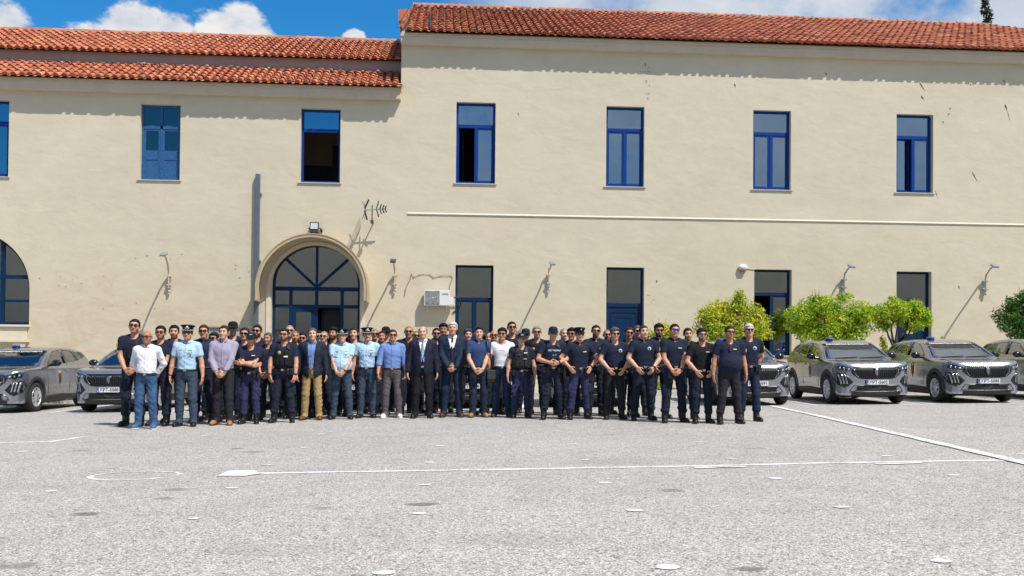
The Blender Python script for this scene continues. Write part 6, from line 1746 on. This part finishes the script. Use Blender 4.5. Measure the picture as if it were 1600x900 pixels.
        if v != 'nav':
            for px in (-.085, 0, .085):
                mb = MB(); mb.obox(Vector((px, fyv(px, 1.14)-.016, 1.135))*S, .037*S, .022*S, .055*S, Matrix.Rotation(px*3, 3, 'Z')); mb.build('pouch', vm, vo, bevel=.008)
            mb = MB(); mb.obox(Vector((.075, fyv(.075, 1.30)-.014, 1.30))*S, .028*S, .02*S, .05*S, Matrix.Rotation(.2, 3, 'Z')); mb.build('radio', L_BLACK, vo, bevel=.006)
            yv = fyv(-.055, 1.305); mb = MB(); mb.lathe([(.001, .009), (.032, .006), (.034, 0)], 12, Matrix.Rotation(R(84), 3, 'X')*S, Vector((-.06, yv, 1.305))*S); mb.build('vest_badge', LANY if v == 'blk' else C_VESTG, vo)
            mb = MB(); mb.obox(Vector((.065, fyv(.06, 1.262)-.028, 1.235))*S, .036*S, .004*S, .013*S, Matrix.Rotation(.18, 3, 'Z')); mb.build('vest_label', TXTW if v == 'blk' else LANY, vo)
            if v == 'gry':
                mb = MB(); mb.obox(Vector((.075, fyv(.07, 1.36)-.004, 1.36))*S, .036*S, .005*S, .012*S, Matrix.Rotation(.2, 3, 'Z')); mb.build('vest_tape', TXTW, vo)
        else:
            for w_, (pz, hh) in (('ΑΣΤΥΝΟΜΙΑ', (1.315, .040)), ('ΔΙΑΣ', (1.235, .032))):
                me_ = text_mesh(w_, hh*S, .0009); o_ = link('lettering', me_, TXTW, vo); o_.location = Vector((.015, fyv(.0, pz)-.008, pz))*S; o_.rotation_euler = (R(84), 0, 0)
            for px in (-.10, .10):
                mb = MB(); mb.obox(Vector((px, fyv(px, 1.15)-.014, 1.14))*S, .036*S, .020*S, .052*S, Matrix.Rotation(px*3, 3, 'Z')); mb.build('pouch', vm, vo, bevel=.008)
            mb = MB(); mb.obox(Vector((0, fyv(0, 1.16)-.01, 1.165))*S, .045*S, .014*S, .03*S); mb.build('pouch', L_BLACK, vo, bevel=.006)
    if sp.get('rig'):
        mb = MB()
        pts = [(.10, fy(.10, 1.42)-.004, 1.44), (.07, fy(.07, 1.34)-.006, 1.34), (.03, fy(.03, 1.22)-.006, 1.22), (-.06, fy(-.06, 1.08)-.006, 1.08)]
        for p, q in zip(pts, pts[1:]): mb.bar(Vector(p)*S, Vector(q)*S, .055*S, .014*S, (0, 1, 0))
        sr = mb.build('chest_strap', C_VEST, root)
        mb = MB(); mb.obox(Vector((.02, fy(.02, 1.22)-.03, 1.20))*S, .07*S, .03*S, .085*S); mb.build('chest_pouch', C_VEST, sr, bevel=.01)
    # watch
    for sgn, sh, el, wr, hd, *_ in arms:
        if sgn in sp.get('watch', ()):
            d = (wr-el).normalized(); M = d.to_track_quat('Z', 'Y').to_matrix()
            mb = MB(); mb.lathe([(.029, -.010), (.034, -.010), (.034, .010), (.029, .010)], 14, M*S, (wr-d*.012)*S); mb.sphere(((wr-d*.012)+Vector((sgn*.2, -.9, .3)).normalized()*.033)*S, .019*S, 8, 5, (1, .5, 1)); mb.build('watch', sp.get('watchm', L_BLACK), root)
    return root, S, T
N_, N2_, P_, D_ = C_NAVY, C_NAVY2, C_PURP, C_DKTR
def T_(tm=C_NAVY, bot=C_DKTR, top='tee', **k): return dict(top=top, tm=tm, bot=bot, **k)
G_PEO = 'people posing in rows in front of the patrol cars'
PEOPLE = [
 # (u, top v, feet v or metres behind the front line, label, dress and pose)
 (210, 499, .75, 'person in navy t-shirt with black chest strap and sunglasses, beside the white shirt', T_(rig=1, gl='blk', pose='clasp', hair='crop', beard=.4, b=1.06, cargo=1, patch=(-1,), turn=.1)),
 (230, 517, 670.0, 'person in white long-sleeved shirt and blue jeans with hands behind the back', T_(C_WHITE, C_JEAN, 'dress', pose='back', hair='bald', gl='spec', skin='d', beard=.2, hc='slt', shoe='low', shm=L_BLUE, sole=L_WHITE, b=.98, belly=.02, bz=.975, rz=.06)),
 (251, 509, .70, 'person in navy t-shirt with clasped hands between the white shirt and an officer', T_(gl='blk', pose='clasp', hair='short', beard=.6, b=1.0)),
 (272, 508, 1.45, 'person without sunglasses in navy t-shirt with pale chest badge behind the first capped officer', T_(pose='side', hair='short', beard=.65, badge=(-.08, 1.30))),
 (293, 508, 666.0, 'officer in peaked cap and light blue shirt next to the lilac shirt, arms hanging', T_(C_OFFSH, C_OFFTR, 'officer', pose='side', cap='officer', gl='blk', hair='short', shoe='low', b=.96, watch=(-1,), st=.14)),
 (319, 508, .85, 'person in navy polo shirt and sunglasses just behind the lilac shirt', T_(C_SUIT2, D_, 'polo', gl='blk', pose='side', hair='crop', hc='brn', b=1.05, cargo=1)),
 (334, 519, 1.45, 'shorter person with sunglasses and navy shirt peering past the lilac shirt', T_(N_, D_, 'polo', gl='blk', pose='clasp', hair='full', hc='brn', patch=(-1,))),
 (350, 509, 664.0, 'person in lilac grey dress shirt and tan shoes with clasped hands', T_(C_LILAC, C_CHAR, 'dress', pose='clasp', hair='crop', hc='brn', skin='c', beard=.05, shoe='low', shm=L_TAN, b=1.04, watch=(1,), watchm=WATCH)),
 (364, 502, 2.0, 'tall person in black cap with green mirrored sunglasses standing in the back row', T_(gl='grn', cap='ball', capm=C_BLACK, pose='side', beard=.3, badge=(.08, 1.34))),
 (382, 512, 1.25, 'person in navy shirt behind the crossed arms, face half hidden by a cap', T_(gl='blk', pose='side', hair='short', skin='e', hc='brn')),
 (392, 519, 662.0, 'person in navy cap and t-shirt with crossed arms and violet-navy cargo trousers', T_(N_, P_, pose='cross', cap='ball', capb=1, gl='blk', cargo=1, b=1.0, watch=(-1,), watchm=WATCH, kit=1, tape=(.075, 1.325), beard=.2)),
 (402, 508, 1.95, 'person in navy t-shirt and sunglasses standing behind the navy cap and crossed arms', T_(gl='blk', pose='side', hair='crop', beard=.85, b=1.05)),
 (419, 520, .80, 'person in faded violet-navy t-shirt with clasped hands beside the black tactical vest', T_(C_NAVY2, D_, pose='clasp', hair='crop', hc='slt', skin='b')),
 (444, 514, 660.0, 'person in black tactical vest with pouches over navy t-shirt, hands on belt', T_(N_, D_, pose='thigh', vest='blk', gl='blk', hair='crop', beard=.85, b=1.12, cargo=1, watch=(-1, 1), st=.155, kit=1)),
 (453, 508, 1.95, 'person in sunglasses standing directly behind the black tactical vest', T_(N_, D_, gl='blk', pose='side', hair='buzz', hc='slt', skin='c')),
 (461, 517, 1.05, 'person in navy shirt without glasses between the tactical vest and the dark blazer', T_(N_, D_, pose='side', hair='buzz', beard=.7, skin='b')),
 (473, 520, 1.60, 'person in the back row wearing sunglasses, only the head shows beside the dark blazer', T_(gl='blk', pose='side', hair='short')),
 (488.5, 513, 656.0, 'person in open dark blazer, blue shirt and khaki chinos with brown shoes', T_(C_BLUESH, C_KHAKI, 'blazer', jm=C_SUIT3, pose='side', hair='crop', hc='slt', skin='c', beard=.05, shoe='low', shm=L_BROWN, b=.98)),
 (499, 517, 2.05, 'person almost hidden behind the shoulder of the dark blazer in the back row', T_(pose='side', hair='short', gl='blk')),
 (506, 517.5, .80, 'person in sunglasses and dark t-shirt at the elbow of the open dark blazer', T_(C_BLACK, D_, gl='blk', pose='side', hair='buzz', hc='lbr', skin='c', beard=.2)),
 (521, 511, 1.50, 'person in black t-shirt behind the officer with peaked cap and clasped hands', T_(C_BLACK, D_, pose='side', hair='full', beard=.8, hc='blk', skin='b')),
 (535, 514, 655.0, 'officer in peaked cap and light blue shirt with clasped hands and wristwatch', T_(C_OFFSH, C_OFFTR, 'officer', pose='clasp', cap='officer', hair='short', hc='slt', skin='c', shoe='low', b=1.12, belly=.085, watch=(1,), bz=.965, st=.15)),
 (553, 512, .95, 'person in dark t-shirt standing between the two officers with peaked caps', T_(C_BLACK, D_, pose='side', hair='short', hc='brn', skin='c', b=1.12, beard=.1)),
 (574, 512, 653.0, 'officer in peaked cap and light blue shirt beside the rolled blue sleeves, arms hanging', T_(C_OFFSH, C_OFFTR, 'officer', pose='side', cap='officer', hair='short', hc='slt', mous=1, beard=.05, shoe='low', b=.98)),
 (585.5, 514, 1.80, 'person with sunglasses in the back row behind the officer beside the rolled sleeves', T_(gl='blk', pose='side', hair='buzz', skin='b')),
 (597, 517.5, 1.0, 'smiling person in dark shirt between the officer and the rolled blue sleeves', T_(C_BLACK, D_, pose='side', hair='crop', hc='brn', skin='b', beard=.1)),
 (603, 510, 2.1, 'person in black cap and sunglasses in the back row near the rolled sleeves', T_(gl='blk', cap='ball', capm=C_BLACK, pose='side', beard=.5)),
 (613.6, 515.5, 653.0, 'person in blue shirt with rolled sleeves, grey chinos and white trainers', T_(C_BLUESH, C_GREYCH, 'rolled', pose='fist', gl='blk', hair='crop', hc='brn', beard=.2, shoe='low', shm=L_WHITE, sole=L_WHITE, b=1.03, watch=(1,), watchm=WATCH, bz=.98, st=.15)),
 (639, 509.5, .90, 'person in sunglasses and black t-shirt beside the black-trousered suit', T_(C_BLACK, D_, gl='blk', pose='side', hair='buzz', beard=.35, b=1.12, fw=1.05)),
 (650.5, 517, 1.70, 'person in sunglasses whose face shows just beside the black-trousered suit', T_(gl='blk', pose='side', hair='buzz', skin='b')),
 (661, 510, 653.0, 'person in midnight suit jacket, pale blue tie and black trousers', T_(C_WHITE, C_TRBLK, 'suit', jm=C_SUIT1, tie=TIEL, pose='side', hair='fringe', hc='gry', skin='c', beard=.0, shoe='low', b=1.06, belly=.03, suit=1)),
 (682, 513, 1.0, 'person with sunglasses and dark shirt between the two suits', T_(gl='blk', pose='side', hair='crop', beard=.85)),
 (693, 505, 1.65, 'person in the back row without glasses, just behind the navy suit', T_(pose='side', hair='full', beard=.3, skin='d')),
 (707, 503, 651.5, 'tall person in navy suit with dark tie and clasped hands', T_(C_WHITE, C_SUIT2, 'suit', jm=C_SUIT2, tie=TIED, pose='clasp', hair='short', hc='wht', skin='a', beard=.03, shoe='low', shm=L_RED, b=1.0, suit=1)),
 (731, 514, .85, 'person with blue-lensed sunglasses pushed up on the head beside the navy suit', T_(C_BLACK, D_, 'polo', gl='up', pose='side', hair='short', hc='lbr', skin='e', b=1.1)),
 (748.6, 511, 652.0, 'person in mid blue short-sleeved shirt with clasped hands and a shoulder bag', T_(C_POLO, cloth('slate_navy_cloth', (.017, .026, .048)), 'bluepolo', gl='updk', pose='clasp', hair='crop', hc='brn', skin='c', shoe='low', shm=L_TAN, b=.98, belt=False, hem=.93, beard=.12, bag=1)),
 (765, 520, 1.75, 'person without glasses, only the head showing low beside the white t-shirt', T_(pose='side', hair='bald', skin='e')),
 (772, 516, 1.05, 'person in sunglasses just behind the shoulder of the white t-shirt', T_(gl='blk', pose='side', hair='bald', skin='b', beard=.3)),
 (785, 512, 651.5, 'person in white t-shirt and faded dark jeans with sunglasses', T_(C_WHITE, C_JEAN2, pose='side', gl='blk', hair='full', hc='blk', beard=.12, shoe='low', shm=L_GREY, b=.96, tape=(.0, 1.325), rz=-.05, beltm=L_BLACK)),
 (800, 503, 1.45, 'tallest person of the back row in navy t-shirt and sunglasses behind the white t-shirt', T_(gl='blk', pose='side', hair='crop', hc='blk', beard=.25)),
 (815, 520, 653.0, 'shorter officer in navy cap and charcoal vest over navy short sleeves', T_(C_SUIT1, P_, pose='side', vest='gry', cap='ball', capb=1, hair='short', hc='slt', skin='c', beard=.05, b=1.08, holster=-1, kit=1, cargo=1, patch=(-1,))),
 (821.5, 513, 1.70, 'person in dark cap standing directly behind the charcoal vest', T_(gl='blk', cap='ball', pose='side')),
 (839, 510, .85, 'person with black vest and sunglasses between the charcoal and the blue vest', T_(C_BLACK, D_, gl='blk', vest='blk', pose=('side', 'side'), hair='crop', hc='gry', beard=.8, b=1.12)),
 (864, 510, 655.0, 'officer in navy cap and blue vest with white lettering, hands joined at the stomach', T_(N_, D_, pose='clasp_hi', vest='nav', cap='ball', gl='blk', hair='short', b=1.1, watch=(1,), kit=1, holster=1, cargo=1, patch=(1,), st=.16)),
 (881, 513, 1.60, 'person in grey green t-shirt in the back row beside the blue vest', T_(C_SAGE, D_, pose='side', hair='buzz', hc='lbr', skin='c')),
 (893, 512, 1.0, 'person with sunglasses half hidden behind the stiff navy cap and hands on hips', T_(gl='blk', pose='side', hair='full', skin='b', beard=.1)),
 (905.5, 512, 655.0, 'officer in stiff navy cap and polo shirt standing with both hands on hips', T_(C_NAVY, P_, 'polo', pose='hips', cap='kepi', gl='blk', hair='short', hc='slt', b=1.06, kit=1, cargo=1, watch=(1,), tape=(.08, 1.31), rz=.08, st=.16)),
 (931, 508.5, .85, 'person in navy polo and sunglasses beside the officer with hands on hips', T_(C_NAVY, D_, 'polo', gl='blk', pose='side', hair='crop', beard=.8, b=1.08, tape=(.08, 1.31))),
 (949, 515, 1.55, 'person with sunglasses in the back row behind the navy t-shirt with round badge', T_(gl='blk', pose='side', hair='buzz', beard=.8)),
 (961, 511.5, 655.0, 'person in navy t-shirt with round badge and thumbs in belt', T_(N_, C_CHAR, pose='belt', gl='blk', hair='full', hc='slt', skin='c', badge=(.085, 1.315), patch=(1,), b=1.1, belly=.02, kit=1)),
 (983, 511.5, .95, 'smiling person in dark t-shirt and sunglasses between the two round badges', T_(C_BLACK, D_, gl='blk', pose='belt', hair='crop', hc='brn', skin='b', beard=.2)),
 (997, 509, 1.65, 'person with sunglasses in the back row, partly covered by the polo with round badge', T_(gl='blk', pose='side', hair='crop', hc='slt', skin='e')),
 (1006, 509, 656.5, 'person in navy polo with round badge and dark trousers, hands at belt', T_(C_NAVY, D_, 'polo', pose='belt', hair='crop', hc='brn', skin='c', badge=(.080, 1.325), patch=(1,), b=1.14, watch=(1,), kit=1, st=.15, beard=.25)),
 (1030, 505.5, .95, 'person in navy polo and tinted sunglasses in front of the little orange tree', T_(C_NAVY, D_, 'polo', gl='spec', pose='belt', hair='full', beard=.9, b=1.02, tape=(.08, 1.31))),
 (1054, 506.5, 660.0, 'person in navy polo with blue mirrored visor glasses and clasped hands', T_(C_NAVY, D_, 'polo', gl='blu', pose='clasp', hair='crop', beard=.25, b=1.05, watch=(1,), patch=(1,), tape=(.07, 1.325), cargo=1, st=.155)),
 (1075, 513, 1.05, 'person in dark polo without glasses behind the blue mirrored visor glasses', T_(C_BLACK, D_, 'polo', pose='side', hair='crop', beard=.5)),
 (1097, 513, 661.0, 'person in plain black t-shirt with thumbs in pockets and short white name print', T_(C_BLACK, D_, pose='belt', hair='full', gl='spec', beard=.7, skin='e', b=1.04, tape=(.075, 1.325), cargo=1, patch=(1,))),
 (1140, 509.5, 662.0, 'person in loose navy t-shirt with glasses hung at the neck, arms hanging', T_(C_NAVY, C_CHAR, pose='side', hair='crop', hc='brn', gl='spec', skin='b', b=1.22, belly=.075, hem=.90, belt=False, patch=(1,), tape=(.06, 1.335), hang=1, beard=.2, st=.17, bz=.97)),
 (1170.7, 506, 658.0, 'person in badged navy t-shirt with equipment belt and hands behind back, ending the row', T_(C_NAVY, C_SUIT2, pose='back', gl='blk', hair='crop', hc='wht', badge=(.07, 1.31), patch=(1,), b=1.0, kit=1, cargo=1, rz=-.06)),
]
FRONT = [on_ground(u, fv) for u, v, fv, *_ in PEOPLE if fv > 100]
FX = np.array([p.x for p in FRONT]); FYv = np.array([p.y for p in FRONT]); order = np.argsort(FX); FX, FYv = FX[order], FYv[order]
for u, v, fv, lab, sp in PEOPLE:
    if fv > 100: p = on_ground(u, fv); Yp = p.y; sp['row'] = 0
    else:
        Yp = 18.5
        for _ in range(4): Yp = float(np.interp(at_y(u, 520, Yp).x, FX, FYv))+fv
        sp['row'] = 1
    q = at_y(u, v, Yp); g = gz(q.x, Yp)
    extra = {'officer': .031, 'kepi': .030, 'ball': .030}.get(sp.get('cap'), {'short': .010, 'full': .018}.get(sp.get('hair', 'short'), .003))
    sp['h'] = (q.z-g)*1.75/(1.75+extra)
    sp['h'] = min(1.93, max(1.58, sp['h']))
    sp['loc'] = (q.x, Yp, g+.003)
    if sp['row'] == 1 and 'rz' not in sp: sp['rz'] = random.uniform(-.18, .18)
    root, S, T = person(sp)
    tag(root, lab, 'person', G_PEO)
    if sp.get('bag'):
        bz_ = .86*S
        t = empty('shoulder_bag', (q.x+.245, Yp-.06, g)); tag(t, 'black shoulder bag hanging at the hip of the mid blue shirt', 'bag')
        mb = MB(); mb.obox((0, 0, .80*S), .085, .045, .13); mb.build('bag_body', L_BLACK, t, bevel=.02)
        mb = MB(); mb.obox((0, -.048, .83*S), .078, .008, .085); mb.build('flap', L_GREY, t, bevel=.004)
        mb = MB(); pts = [(.0, 0, .92*S), (-.01, -.03, 1.10*S), (-.04, -.085, 1.28*S), (-.085, -.055, 1.44*S), (-.10, .02, 1.50*S)]
        mb.tube(pts, .014, 6); mb.build('strap', L_BLACK, t)
    if sp.get('hang'):
        mb = MB(); a = Vector((-.03, -.16, 1.40))*S
        mb.tube([(-.07*S, -.075*S, 1.45*S), (-.03*S, -.135*S, 1.36*S), (.03*S, -.10*S, 1.45*S)], .004, 5)
        mb.obox((-.03*S, -.15*S, 1.335*S), .012, .008, .03); mb.build('hanging_glasses', L_RED, root)
